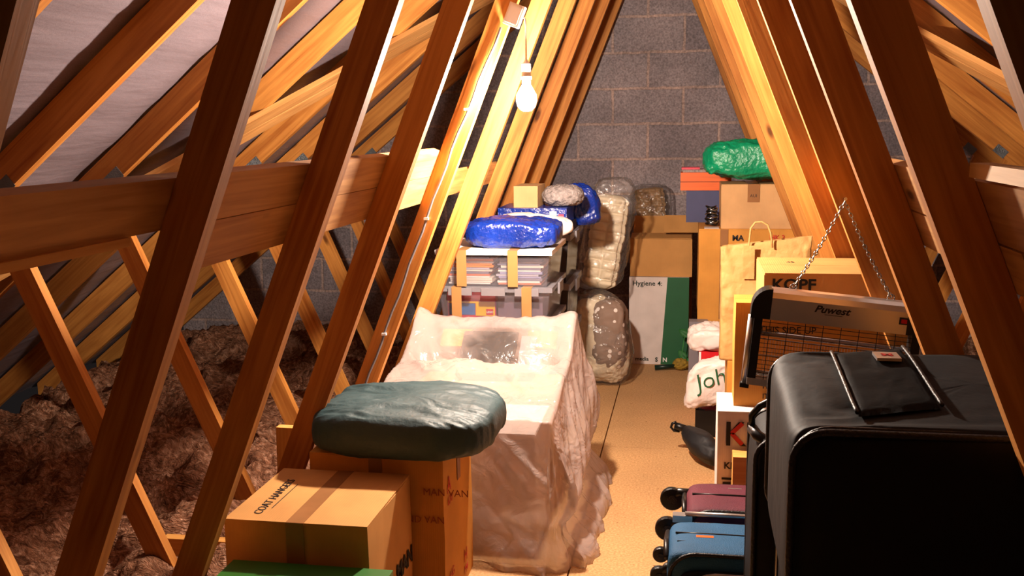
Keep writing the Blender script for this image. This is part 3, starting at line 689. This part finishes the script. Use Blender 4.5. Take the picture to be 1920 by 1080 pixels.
def belly(p):
    q = p.copy(); u = (p.z/.245+1)/2; k = .72+.28*math.sin(math.pi*min(1, u*.9+.12)); q.x *= k; q.y *= k; q.x += .05*(1-u)-.02; return q
link('white_duvet', blob((-.490, 5.53, .25), (.140, .11, .235), (.55, .6), (70, 110), .035, 9, 41, True, belly), 'duvet', t, smooth=True)
def belly2(p):
    q = belly(p); return q
m_, nt_, b_ = new('brown spotted cotton'); tc_ = N(nt_, 'ShaderNodeTexCoord'); vo = N(nt_, 'ShaderNodeTexVoronoi'); vo.inputs['Scale'].default_value = 24; nt_.links.new(tc_.outputs['Object'], vo.inputs['Vector'])
rr = ramp(nt_, vo.outputs['Distance'], [(.26, lin((230, 216, 206))), (.3, lin((138, 112, 96)))]); nt_.links.new(rr.outputs[0], b_.inputs['Base Color']); b_.inputs['Roughness'].default_value = .7
M['spots'] = m_
link('spotted_cover', blob((-.43, 5.500, .29), (.095, .105, .19), (.6, .6), (50, 80), .02, 9, 43, True), 'spots', t, smooth=True)
link('clear_bag', blob((-.480, 5.525, .262), (.158, .14, .26), (.5, .55), (60, 90), .022, 9, 45, True, belly), 'bag_film', t, smooth=True)

t = thing('product_box', 'white and green box headed Hygiene standing against the far boxes', 'box', (-.175, 6.12, 0))
link('body', box(-.354, .002, 6.0, 6.25, .0005, .536), 'white_card', t, bevel=.002)
bm = bmesh.new(); vs = [bm.verts.new(p) for p in ((-.125, 5.9985, .536), (.002, 5.9985, .536), (.002, 5.9985, .001), (-.162, 5.9985, .001))]; bm.faces.new(vs)
ex = bmesh.ops.extrude_face_region(bm, geom=bm.faces[:]); [setattr(v, 'co', v.co+Vector((0, .001, 0))) for v in ex['geom'] if isinstance(v, bmesh.types.BMVert)]
link('green_panel', bm, 'green', t)
text('Hygiene', .042, (-.335, 5.9975, .485), FR, UP, 'dark_green', t, bold=.0005); text('4:', .04, (-.185, 5.9975, .485), FR, UP, 'dark_green', t, bold=.0006)
text('media', .034, (-.315, 5.9975, .022), FR, UP, 'dark_green', t, bold=.0005); text('S', .036, (-.195, 5.9975, .018), FR, UP, 'dark_green', t, bold=.001); text('N', .036, (-.15, 5.9972, .018), FR, UP, 'white', t, bold=.001)
t, R_ = carton('cardboard_box', 'open brown cardboard box on top of the white and green box', -.352, .018, 6.02, 6.33, .5375, .765, 'kraft', flaps=False)
for a, (x0, x1, y0, y1, z0, z1, ry) in enumerate(((-.352, .018, 6.02, 6.022, .766, .80, 0),)):
    pass
def flap(parent, c, w, d, ang, axis='X'):
    mt = Matrix.Translation(c) @ Matrix.Rotation(ang, 4, axis); link('flap', box(-w, w, 0, d, 0, .004, mat=mt), 'kraft', parent)
flap(t, (-.167, 6.30, .766), .18, .12, 1.1); flap(t, (-.167, 6.024, .766), .18, .12, .16)
flap(t, (-.05, 6.05, .80), .10, .12, .95)
t2 = thing('bagged_quilt', 'brown quilt in clear plastic behind the open brown box', 'quilt', (-.25, 6.4, .77))
mt = Matrix.Translation((-.235, 6.42, .905)) @ Matrix.Rotation(math.radians(-10), 4, 'Y')
duvet((-.235, 6.42, .785), (-.26, 6.44, 1.045), .095, .05, 8, 'brown_quilt', 'folded_quilt', t2, 4)
link('clear_bag', blob((-.245, 6.43, .920), (.125, .075, .143), (.5, .5), (40, 60), .014, 10, 61, True), 'bag_film', t2, smooth=True)
carton('cardboard_box', 'brown cardboard box at the gable carrying the quilt', -.35, .02, 6.335, 6.56, 0, .768, 'kraft_dark', flaps=False)
# artificial flower and dark tube by the white and green box
t = thing('artificial_flower', 'green-leaved mustard flower with a dark green stem lying on the floor', 'artificial flower', (-.07, 5.86, 0))
bm = bmesh.new(); tube(bm, [(-.19, 5.84, .018), (-.13, 5.85, .022), (-.07, 5.86, .028)], [.016, .014, .011], 12); link('stem', bm, 'dark_green', t, smooth=True)
bm = blob((-.04, 5.87, .036), (.042, .03, .03), (1, 1), (24, 40), .014, 60, 5, False); link('bloom', bm, 'moss', t, smooth=True)
for c, a, l in (((-.03, 5.88, .09), 2.3, .045), ((-.02, 5.88, .22), 2.6, .05), ((0, 5.88, .05), 1.2, .03)):
    bm = bmesh.new(); g = []
    for i in range(9):
        u = i/8; w = .024*math.sin(math.pi*min(1, u*1.02))**.8
        g.append([bm.verts.new((c[0]+l*(u-.5)*math.cos(a)*1.6+s*w*math.sin(a), c[1]+.01*u*u+.004*abs(s), c[2]+l*(u-.5)*math.sin(a)*1.6-s*w*math.cos(a))) for s in (-1, 0, 1)])
    for A, C in zip(g, g[1:]):
        for j in range(2): bm.faces.new((A[j], A[j+1], C[j+1], C[j]))
    bmesh.ops.solidify(bm, geom=bm.faces[:], thickness=.0012); link('leaf', bm, 'leaf', t, smooth=True)
bm = bmesh.new(); tube(bm, [(-.04, 5.88, .05), (-.03, 5.885, .12), (-.02, 5.885, .2)], .003, 6); link('stalk', bm, 'leaf', t)

# ------------------------------------------------------------------ far right stack
carton('cardboard_box', 'dark cardboard box on the floor under the large tall carton', .10, .60, 5.28, 5.70, 0, .425, 'kraft_dark')
t, R_ = carton('cardboard_box', 'large tall orange-brown carton under the small taped box', .047, .60, 5.215, 5.725, .4265, .908, 'kraft_orange')
text('MA', .04, (.215, 5.2115, .85), FR, UP, 'ink', t, bold=.0012); text('HK 3', .036, (.40, 5.2115, .855), FR, UP, 'red_ink', t)
link('tape', box(.155, .195, 5.2108, 5.2118, .44, .907), 'tape', t)
t, R_ = carton('cardboard_box', 'small taped cardboard box carrying the green plastic sack', .157, .515, 5.235, 5.56, .9085, 1.135, 'kraft_pale', (.45, .03, .09))
text('AUI', .022, (.30, 5.231, 1.07), FR, UP, 'ink', t)
def greenshape(p):
    q = p.copy(); u = (p.x/.245+1)/2; q.z *= .72+.28*math.sin(math.pi*u*.9+.2)
    if p.z < 0 and p.y < -.10: q.z += -.07*math.exp(-((u-.83)/.09)**2)-.02*math.exp(-((u-.02)/.08)**2)
    return q
o = link('carrier_bag', blob((.32, 5.355, 1.262), (.245, .170, .088), (.5, .45), (60, 130), .03, 8, 71, False, greenshape), 'green_sack', None, smooth=True); tag(o, 'crumpled green plastic sack on top of the small taped box', 'bag')
t = thing('blue_box', 'slate blue box under the orange box, left of the taped box', 'box', (.08, 5.65, .9085)); link('body', box(-.02, .24, 5.575, 5.72, .9085, 1.078), 'navy', t, bevel=.002); link('lid', box(-.021, .241, 5.574, 5.721, 1.0785, 1.082), 'navy', t)
t = thing('orange_box', 'bright orange box with books on it beside the green sack', 'box', (.08, 5.65, 1.0825)); link('body', box(-.053, .22, 5.575, 5.72, 1.083, 1.18), 'orange', t, bevel=.002); link('groove', box(-.0535, .22, 5.5742, 5.5749, 1.128, 1.131), 'ink', t)
o = link('paperback_book', box(-.04, .12, 5.60, 5.71, 1.1805, 1.196), 'grey_bundle', None, bevel=.001); tag(o, 'grey book lying on the orange box', 'book')
o = link('paperback_book', box(-.048, .05, 5.59, 5.70, 1.1965, 1.207), 'toy_red', None, bevel=.001); tag(o, 'reddish book on the grey book over the orange box', 'book')
t = thing('wire_bundle', 'tangled stack of silver wire coils left of the taped box', 'wire', (.115, 5.4, .909)); 
for k in range(9):
    bm = bmesh.new(); r = .030-.0006*k; cz = .922+.011*k
    tube(bm, [(.113+.004*math.sin(k*2.1)+r*math.cos(a*.5236), 5.36+r*math.sin(a*.5236), cz+.005*math.sin(a*1.0472+k)) for a in range(12)], .0045, 6, close=True); link('coil', bm, 'chain' if k % 2 else 'black', t, smooth=True)
o = link('paper_sheet', box(.075, .15, 5.225, 5.32, .9083, .9105), 'white_card', None); tag(o, 'white paper sheet in front of the wire coils', 'paper')

# kraft paper bag with twisted handle
t = thing('paper_bag', 'crumpled kraft paper carrier bag with a twisted handle', 'paper bag', (.31, 4.3, .455))
bm = bmesh.new(); g = []; nu, nv = 50, 88
for i in range(nu+1):
    u = i/nu; row = []
    for j in range(nv):
        a = 2*math.pi*j/nv; cx, sy = sp(math.cos(a), .22), sp(math.sin(a), .22)
        w = .168+.018*u; d = .075-.055*u**2
        x = .30+cx*w+.014*u; y = 4.28+sy*d; z = .456+(.475+.045*(cx*.5+.5)-.0)*u
        P = Vector((x, y, z)); P += Vector((.005, .016, 0))*fold(P, 9, 3)*min(1, u*4)
        row.append(bm.verts.new(P))
    g.append(row)
for A, C in zip(g, g[1:]):
    for j in range(nv): bm.faces.new((A[j], A[(j+1) % nv], C[(j+1) % nv], C[j]))
bm.faces.new(g[0]); link('bag', bm, 'kraft_paper', t, smooth=True)
bm = bmesh.new(); pts = [(.245, 4.245, .84), (.245, 4.246, .95), (.25, 4.25, 1.01), (.268, 4.25, 1.035), (.293, 4.25, 1.038), (.318, 4.25, 1.025), (.332, 4.25, .99), (.340, 4.247, .93)]
tube(bm, pts, .0042, 8); link('handle', bm, 'kraft_paper', t, smooth=True)
bm = box(.222, .268, 4.232, 4.2335, .80, .94); link('handle_patch', bm, 'kraft_paper', t)
carton('cardboard_box', 'cardboard box the kraft paper bag stands on', .165, .50, 4.19, 4.42, 0, .4545, 'kraft_orange')

# red box, white bags, umbrella
t = thing('red_box', 'red box with white edges under the crumpled white bag', 'box', (.14, 4.88, 0)); link('body', box(.055, .26, 4.80, 5.08, .0005, .355), 'red', t, bevel=.002)
link('white_edge', box(.0535, .064, 4.7985, 4.80, .001, .355), 'white', t)
o = link('carrier_bag', blob((.125, 4.90, .408), (.115, .10, .052), (.6, .6), (40, 80), .03, 12, 81), 'white_sack', None, smooth=True); tag(o, 'crumpled white bag on top of the red box', 'bag')
t = thing('box_file', 'grey box file above the red box, below the tall carton', 'box file', (.03, 5.14, 0))
link('case', box(.005, .10, 5.12, 5.2, .002, .44, mat=None), 'grey', t, bevel=.003)
o = link('desk_speaker', box(.085, .17, 5.11, 5.18, .0005, .0), 'black', None) if False else None
t = thing('carrier_bag', 'white carrier bag with green lettering in front of the red box', 'bag', (.1, 4.6, 0))
def johshape(p):
    q = p.copy(); q.x += -.03*(p.z/-.13 if p.z < 0 else 0); q.z += .035*(p.x/.12); return q
link('bag', blob((.11, 4.62, .252), (.105, .05, .105), (.5, .5), (50, 90), .022, 9, 91, False, johshape), 'white_sack', t, smooth=True)
text('John', .11, (.048, 4.556, .225), (1, 0, .35), (-.35, 0, 1), 'green', t, ext=.001, bold=-.001, shear=.15)
o = link('storage_crate', box(.04, .19, 4.58, 4.78, .0005, .125), 'black', None, bevel=.01); tag(o, 'low black crate under the lettered white bag', 'crate')
t = thing('folded_umbrella', 'black folded umbrella with a looped handle lying by the walkway', 'umbrella', (.05, 4.28, 0))
bm = bmesh.new(); pts = []; rs = []
for k in range(15):
    u = k/14; pts.append((.0+.13*u, 4.31-.20*u, .105-.045*u)); rs.append(.018+.038*math.sin(math.pi*min(1, u*.75+.08)))
tube(bm, pts, rs, 22)
for v in bm.verts: v.co += Vector((0, -.3, 1))*.006*math.sin(v.co.z*210); v.co.z = max(.001, v.co.z)
link('canopy', bm, 'umbrella', t, smooth=True)
bm = bmesh.new(); tube(bm, [(.0, 4.335, .108), (-.03, 4.345, .115), (-.05, 4.35, .118)], .017, 12); tube(bm, [(-.045, 4.35, .135), (-.062, 4.352, .128), (-.068, 4.352, .11), (-.055, 4.35, .095), (-.03, 4.345, .095)], .006, 8); link('handle', bm, 'black', t, smooth=True)

# ------------------------------------------------------------------ speaker box, carton, KOPF box
t, R_ = carton('product_box', 'white product box lettered KEF with a red chevron in the K', .097, .42, 3.11, 3.338, 0, .549, 'white_card', flaps=False, cat='box')
text('KEF', .108, (.118, 3.1065, .44), FR, UP, 'ink', t, bold=.002, sx=.9)
bm = bmesh.new(); 
for sg in (1, -1):
    mt = Matrix.Translation((.140, 3.1055, .478)) @ Matrix.Rotation(-sg*math.radians(46), 4, 'Y'); B(bm, 0, .048, -.0006, .0004, -.0065, .0065, mat=mt)
link('red_chevron', bm, 'red_ink', t)
text('KEY FEATURES', .03, (.118, 3.1065, .362), FR, UP, 'ink', t, bold=.0006)
link('print_block', box(.112, .145, 3.1065, 3.1072, .325, .332), 'ink', t); link('print_block', box(.116, .14, 3.1065, 3.1072, .245, .318), 'ink', t); link('print_block', box(.114, .13, 3.1065, 3.1072, .215, .221), 'red_ink', t)
t, R_ = carton('cardboard_box', 'upright cardboard carton behind the insect killer, on the lettered white box', .147, .58, 3.175, 3.335, .5495, .884, 'kraft_orange', tdir='x')
for r in range(2): text('ITEM NO', .024, (.235, 3.1715, .61-.033*r), FR, UP, 'ink', t, bold=.0004)
text('THIS SIDE UP', .03, (.22, 3.1715, .79), FR, UP, 'ink', t)
t, R_ = carton('cardboard_box', 'flat cardboard box lettered KOPF behind the two chains', .217, .60, 2.965, 3.32, .8845, 1.010, 'kraft', tdir='x')
text('KOPF', .046, (.238, 2.9615, .962), FR, UP, 'ink', t, bold=.0012, sx=1.1)
text('42', .025, (.30, 3.2, 1.0105), FR, (0, 1, 0), 'ink', t)
bm = bmesh.new(); o = link('timber_block', box(.142, .30, 3.02, 3.09, 0, .43), 'pale_wood', None, bevel=.004); tag(o, 'pale pine block standing before the white lettered box', 'timber block')

# ------------------------------------------------------------------ hanging electric insect killer
ang = math.radians(5.2); DC = Vector((.387, 2.695, .966)); KM = Matrix.Translation(DC) @ Matrix.Rotation(ang, 4, 'Y') @ Matrix.Rotation(math.radians(-2), 4, 'Z')
t = thing('insect_killer', 'silver electric insect killer with grille and red switch hanging on chains', 'insect killer', (.375, 2.695, .73))
def KB(name, m, *a, bevel=.001, mats=KM, par=None): return link(name, box(*a, mat=mats), m, par or t, bevel=bevel)
hw, hh = .218, .238
bm = bmesh.new(); prof = [(-.036, -.052), (-.036, .006), (-.030, .020), (-.018, .028), (0, .031), (.018, .028), (.030, .020), (.036, .006), (.036, -.052)]
for xx in (-hw+.045, hw-.045):
    pass
A = [bm.verts.new(KM @ Vector((-hw+.045, y, z))) for y, z in prof]; C = [bm.verts.new(KM @ Vector((hw-.035, y, z))) for y, z in prof]
for k in range(len(prof)): bm.faces.new((A[k], A[(k+1) % len(prof)], C[(k+1) % len(prof)], C[k]))
bm.faces.new(A); bm.faces.new(C); link('hood', bm, 'silver', t)
for s in (-1, 1):
    bm = bmesh.new(); g = []
    for k in range(9):
        a = math.pi/2*k/8; r = .05
        x = s*(hw-.048+ (r)*math.sin(a)); z = -.024+.053*math.cos(a)
        g.append((x, z))
    pr = [(s*(hw-.048), -.052)] + g; pr.append((s*hw*1.0+s*.002, -.052))
    A = [bm.verts.new(KM @ Vector((x, -.037, z))) for x, z in pr]; C = [bm.verts.new(KM @ Vector((x, .037, z))) for x, z in pr]
    for k in range(len(pr)): bm.faces.new((A[k], A[(k+1) % len(pr)], C[(k+1) % len(pr)], C[k]))
    bm.faces.new(A); bm.faces.new(C); link('corner_cap', bm, 'black', t, bevel=.004)
    bm = bmesh.new(); tube(bm, [KM @ Vector((s*(hw-.004), 0, -.05)), KM @ Vector((s*(hw-.004), 0, -hh))], .011, 12); link('side_post', bm, 'silver', t, smooth=True)
    KB('foot_cap', 'black', s*(hw-.004)-.012, s*(hw-.004)+.012, -.013, .013, -hh-.012, -hh, bevel=.003)
KB('base_rail', 'silver', -hw+.008, hw-.008, -.034, .034, -hh+.004, -hh+.022, bevel=.003)
KB('side_plate', 'black', -hw+.008, -hw+.03, -.030, .030, -hh+.022, -.053); KB('side_plate', 'black', hw-.03, hw-.008, -.030, .030, -hh+.022, -.053)
bm = bmesh.new()
for k in range(15):
    z = -.060-.0115*k; B(bm, -hw+.03, hw-.03, -.0335, -.0318, z-.0007, z+.0007, mat=KM)
for k in range(9):
    x = -hw+.05+.045*k; B(bm, x-.0009, x+.0009, -.0335, -.0318, -hh+.02, -.053, mat=KM)
link('guard_grille', bm, 'black', t)
bm = bmesh.new()
for k in range(46):
    x = -hw+.045+.0074*k; B(bm, x-.0005, x+.0005, .018, .019, -.205, -.115, mat=KM)
for z in (-.115, -.16, -.205): B(bm, -hw+.03, hw-.03, .0165, .0178, z-.0012, z+.0012, mat=KM)
link('electric_grid', bm, 'silver', t)
for z in (-.098, -.208):
    bm = bmesh.new(); tube(bm, [KM @ Vector((-hw+.032, 0, z)), KM @ Vector((hw-.032, 0, z))], .0065, 12); link('lamp_tube', bm, 'clear_lid', t, smooth=True)
r_ = KM.to_3x3() @ Vector((1, 0, 0)); u_ = KM.to_3x3() @ Vector((0, 0, 1))
text('Puwest', .026, KM @ Vector((-.062, -.0368, -.018)), r_, u_, 'ink', t, shear=.35, bold=.0006, sx=1.15); KB('underline', 'ink', -.035, .01, -.0372, -.0366, -.0235, -.0222, bevel=0)
sw = KB('switch_surround', 'black', .150, .172, -.040, -.0362, -.026, -.008, bevel=.002); link('switch', box(.154, .168, -.043, -.0402, -.022, -.012, mat=KM), 'red', sw, bevel=.001)
NAIL = Vector((.399, 2.735, 1.243))
o = None; bm = bmesh.new(); tube(bm, [NAIL+Vector((0, -.012, 0)), NAIL+Vector((0, .0135, -.001))], .0022, 8); lathe(bm, [(.0045, -.0155), (.0045, -.0135)], NAIL, 10, axis='y'); o = link('nail', bm, 'chain', None); tag(o, 'nail in the web holding both chains', 'nail')
for s, xe in ((-1, -.118), (1, .128)):
    e = KM @ Vector((xe, 0, .037)); p0 = NAIL+Vector((0, -.006, -.006)); ax = (e-p0); L_ = ax.length; ax.normalize(); n = int(L_/.0105); bm = bmesh.new()
    sd = ax.cross(Vector((0, 1, 0))).normalized(); sd2 = ax.cross(sd)
    for k in range(n):
        c = p0+ax*(L_*(k+.5)/n)+Vector((0, 0, -.010*math.sin(math.pi*(k+.5)/n))); q = sd if k % 2 else sd2
        tube(bm, [c+ax*.0078*math.cos(a*math.pi/4)+q*.0042*math.sin(a*math.pi/4) for a in range(8)], .0013, 5, close=True)
    link('chain', bm, 'chain', t, smooth=True)
    bm = bmesh.new(); tube(bm, [e+Vector((.009*math.cos(a*math.pi/5), 0, -.002+.009*math.sin(a*math.pi/5))) for a in range(10)], .0016, 6, close=True); link('ring', bm, 'chain', t, smooth=True)

# ------------------------------------------------------------------ suitcases
def rbox(x0, x1, y0, y1, z0, z1, e=.2, amp=.004, fs=8, seed=1, n=(40, 80)):
    return blob(((x0+x1)/2, (y0+y1)/2, (z0+z1)/2), ((x1-x0)/2, (y1-y0)/2, (z1-z0)/2), (e, e), n, amp, fs, seed, True)
def ringpath(x0, x1, z0, z1, y, r=.05, n=6):
    pts = []
    for cx, cz, a0 in ((x1-r, z1-r, 0), (x0+r, z1-r, 90), (x0+r, z0+r, 180), (x1-r, z0+r, 270)):
        for k in range(n+1):
            a = math.radians(a0+90*k/n); pts.append((cx+r*math.cos(a), y, cz+r*math.sin(a)))
    return pts
# the big soft case on top, nearest the camera
t = thing('large_suitcase', 'large black soft suitcase with a red-badged lid, topmost at right', 'suitcase', (.55, 1.87, .60))
def toph(x, y):
    u = (x-.17)/.85; z = .925+.03*smooth01(1.64, 2.11, y)+.016*math.sin(u*2.6)+.004*fold(Vector((x, y, 0)), 9, 3)
    return z
bm = bmesh.new(); nx, ny, nz = 60, 40, 26
bm = rbox(.168, .85, 1.625, 2.12, .612, .952, .17, .0, 8, 3, (80, 160))
for v in bm.verts:
    w = smooth01(.80, .93, v.co.z); v.co.z += w*(-.012+.028*smooth01(1.64, 2.11, v.co.y)+.010*math.sin((v.co.x-.17)*3))
    v.co += Vector((0, 0, 1))*w*.011*crease(Vector((v.co.x*.7+v.co.y*.5, v.co.y*1.4, 0)), 7, 5); v.co.y -= (1-w)*.006*fold(v.co, 5, 8)*(1 if v.co.y < 1.8 else 0)
link('shell', bm, 'black_fabric', t, smooth=True)
def topz(x, y):     # height of the lid
    return .952-.012+.028*smooth01(1.64, 2.11, y)+.010*math.sin((x-.17)*3)+.004
bm = bmesh.new(); g = []
for i in range(31):
    x = .284+.140*i/30; row = []
    for j in range(31):
        y = 1.70+.045*i/30+.35*j/30; e = min(1, min(i, 30-i)/3, min(j, 30-j)/3)
        xx = x+.003*(j/30); row.append(bm.verts.new((xx, y, topz(xx, y)+.002+.009*e**.5+.0025*fold(Vector((xx, y, 1)), 10, 2))))
    g.append(row)
for A, C in zip(g, g[1:]):
    for j in range(30): bm.faces.new((A[j], A[j+1], C[j+1], C[j]))
bmesh.ops.solidify(bm, geom=bm.faces[:], thickness=.006); pk = link('lid_pocket', bm, 'black_fabric', t, smooth=True)
for xa, ya in ((.282, 1.70), (.427, 1.745)):
    bm = bmesh.new(); tube(bm, [(xa+.003*k/20, ya+.35*k/20, topz(xa, ya+.35*k/20)+.010) for k in range(21)], .0036, 8); link('zip', bm, 'black_trim', pk, smooth=True)
bz = topz(.38, 1.99)+.014
bd = link('badge', box(.358, .403, 1.965, 2.02, bz, bz+.006), 'silver', pk, bevel=.002)
bm = bmesh.new(); mt = Matrix.Translation((.381, 1.993, bz+.0062)); B(bm, -.012, .012, -.003, .003, 0, .001, mat=mt @ Matrix.Rotation(.7, 4, 'Z')); B(bm, -.012, .012, -.003, .003, 0, .001, mat=mt @ Matrix.Rotation(-.7, 4, 'Z')); link('badge_mark', bm, 'red_ink', bd)
for yy, zz0, zz1 in ((1.634, .615, .942), (2.108, .615, .962)):
    bm = bmesh.new(); tube(bm, ringpath(.172, .846, zz0, zz1, yy, .055), .0065, 8, close=True); link('piping', bm, 'black_trim', t, smooth=True)
bm = bmesh.new(); tube(bm, ringpath(.174, .84, .60, .945, 1.648, .06), .004, 6, close=True); link('zip', bm, 'black_trim', t, smooth=True)
# case underneath it
t = thing('large_suitcase', 'black suitcase carrying the badged suitcase, cut by the bottom edge', 'suitcase', (.58, 1.87, 0))
link('shell', rbox(.195, .85, 1.62, 2.11, .0, .595, .16, .006, 6, 9, (60, 140)), 'black_fabric', t, smooth=True)
bm = bmesh.new(); tube(bm, ringpath(.20, .84, .02, .585, 1.625, .07), .006, 8, close=True); link('piping', bm, 'black_trim', t, smooth=True)
pk = link('front_pocket', rbox(.27, .80, 1.596, 1.63, .06, .50, .2, .002, 6, 4, (30, 90)), 'black_fabric', t, smooth=True)
bm = bmesh.new(); tube(bm, ringpath(.275, .795, .065, .495, 1.60, .10), .004, 8, close=True); link('zip', bm, 'silver', pk, smooth=True)
# upright case behind with the loop handle
t = thing('upright_suitcase', 'black upright suitcase with a glossy loop handle behind the badged one', 'suitcase', (.4, 2.34, 0))
link('shell', rbox(.150, .80, 2.215, 2.462, .0, .755, .18, .006, 6, 12, (60, 120)), 'black_fabric', t, smooth=True)
for yy in (2.222, 2.452):
    bm = bmesh.new(); tube(bm, ringpath(.154, .79, .012, .742, yy, .05), .006, 8, close=True); link('piping', bm, 'black_trim', t, smooth=True)
pk = link('front_pocket', rbox(.20, .74, 2.200, 2.235, .10, .66, .22, .002, 6, 4, (30, 90)), 'black_fabric', t, smooth=True)
bm = bmesh.new(); tube(bm, ringpath(.205, .735, .105, .655, 2.203, .13), .0035, 8, close=True); link('zip', bm, 'silver', pk, smooth=True)
bm = bmesh.new(); tube(bm, [(.150, 2.30, .742), (.148, 2.295, .775), (.165, 2.285, .80), (.20, 2.28, .822), (.245, 2.28, .83)], .008, 10); tube(bm, [(.150, 2.30, .742), (.16, 2.27, .735), (.19, 2.25, .722), (.23, 2.24, .712), (.27, 2.235, .712)], .013, 10); link('handle', bm, 'black', t, smooth=True)
bm = bmesh.new(); tube(bm, [(.165+.001*k, 2.222-.002*k, .33-.010*k) for k in range(7)], .005, 6); link('zip_puller', bm, plain('brass', (190, 140, 60), .3, .05, metal=1), t, smooth=True)

def wheel(c, r, parent):
    h = link('wheel', lathe(bmesh.new(), [(r*.4, -.011), (r*.92, -.010), (r, -.006), (r, .006), (r*.92, .010), (r*.4, .011)], c, 24, axis='y'), 'black', parent, smooth=False)
    link('hub', lathe(bmesh.new(), [(r*.38, -.0135), (r*.38, .0135)], c, 14, axis='y'), 'black_trim', h)
    bm = bmesh.new(); c = Vector(c); tube(bm, [c+Vector((0, 0, 0)), c+Vector((.02, 0, .022)), c+Vector((.055, 0, .018))], [.010, .013, .016], 10); link('fork', bm, 'black', h, smooth=True)
def sidecase(label, x0, x1, y0, y1, z1, m, wheels, seam, extra):
    """cabin case standing on its long side, wheels to the walkway"""
    t = thing('small_suitcase', label, 'suitcase', ((x0+x1)/2, (y0+y1)/2, 0))
    link('shell', rbox(x0, x1, y0, y1, .0, z1, .17, .003, 8, int(y0*10), (60, 120)), m, t, smooth=True)
    for (wx, wy, wz, r) in wheels: wheel((wx, wy, wz), r, t)
    for yy in (y0+.006, y1-.02):
        bm = bmesh.new(); tube(bm, ringpath(x0+.006, x1-.006, .008, z1-.006, yy, .07), .0055, 8, close=True); link('piping', bm, 'black_trim', t, smooth=True)
    pk = link('front_panel', rbox(x0+.03, x1-.03, y0-.016, y0+.02, .03, z1-.045, .22, .002, 6, 4, (30, 90)), 'black_fabric', t, smooth=True)
    bm = bmesh.new(); tube(bm, ringpath(x0+.034, x1-.034, .034, z1-.05, y0-.012, .09), .0035, 8, close=True); link('zip', bm, 'silver', pk, smooth=True)
    bm = bmesh.new(); tube(bm, [(x0+.02, seam, z1-.001), (x0+.1, seam-.003, z1+.001), (x1-.05, seam-.006, z1+.001)], .003, 6); link('seam', bm, 'black', t, smooth=True)
    bm = bmesh.new(); tube(bm, [(x0-.001, y0+.03, z1-.03), (x0-.004, (y0+y1)/2, z1-.02), (x0-.001, y1-.03, z1-.03)], .008, 8); link('corner_guard', bm, 'black', t, smooth=True)
    extra(t)
def ex_blue(t):
    link('tag', box(.030, .076, 2.583, 2.597, .3455, .349), 'orange', t, bevel=.001)
    bm = bmesh.new(); tube(bm, [(-.02, 2.56, .345), (.1, 2.562, .346), (.3, 2.564, .346)], .0014, 6); link('seam', bm, 'black', t, smooth=True)
def ex_mar(t):
    link('badge', box(.125, .165, 2.925, 2.931, .3605, .363), 'silver', t)
    bm = bmesh.new(); tube(bm, [(.0, 2.742, .350), (.14, 2.738, .352), (.3, 2.738, .352)], .007, 8); link('telescopic_handle', bm, 'silver', t, smooth=True)
    link('skid', box(-.035, .02, 2.735, 2.765, .325, .345), 'silver', t, bevel=.003)
sidecase('blue suitcase with an orange tag, standing on its side before the maroon one', -.045, .47, 2.482, 2.712, .347, 'blue_fabric', [(-.066, 2.53, .26, .024), (-.066, 2.67, .255, .022), (-.072, 2.50, .06, .026)], 2.612, ex_blue)
sidecase('maroon suitcase standing on its side behind the blue one', .0, .47, 2.748, 2.985, .362, 'maroon', [(-.040, 2.945, .315, .036), (-.050, 2.785, .285, .036)], 2.872, ex_mar)
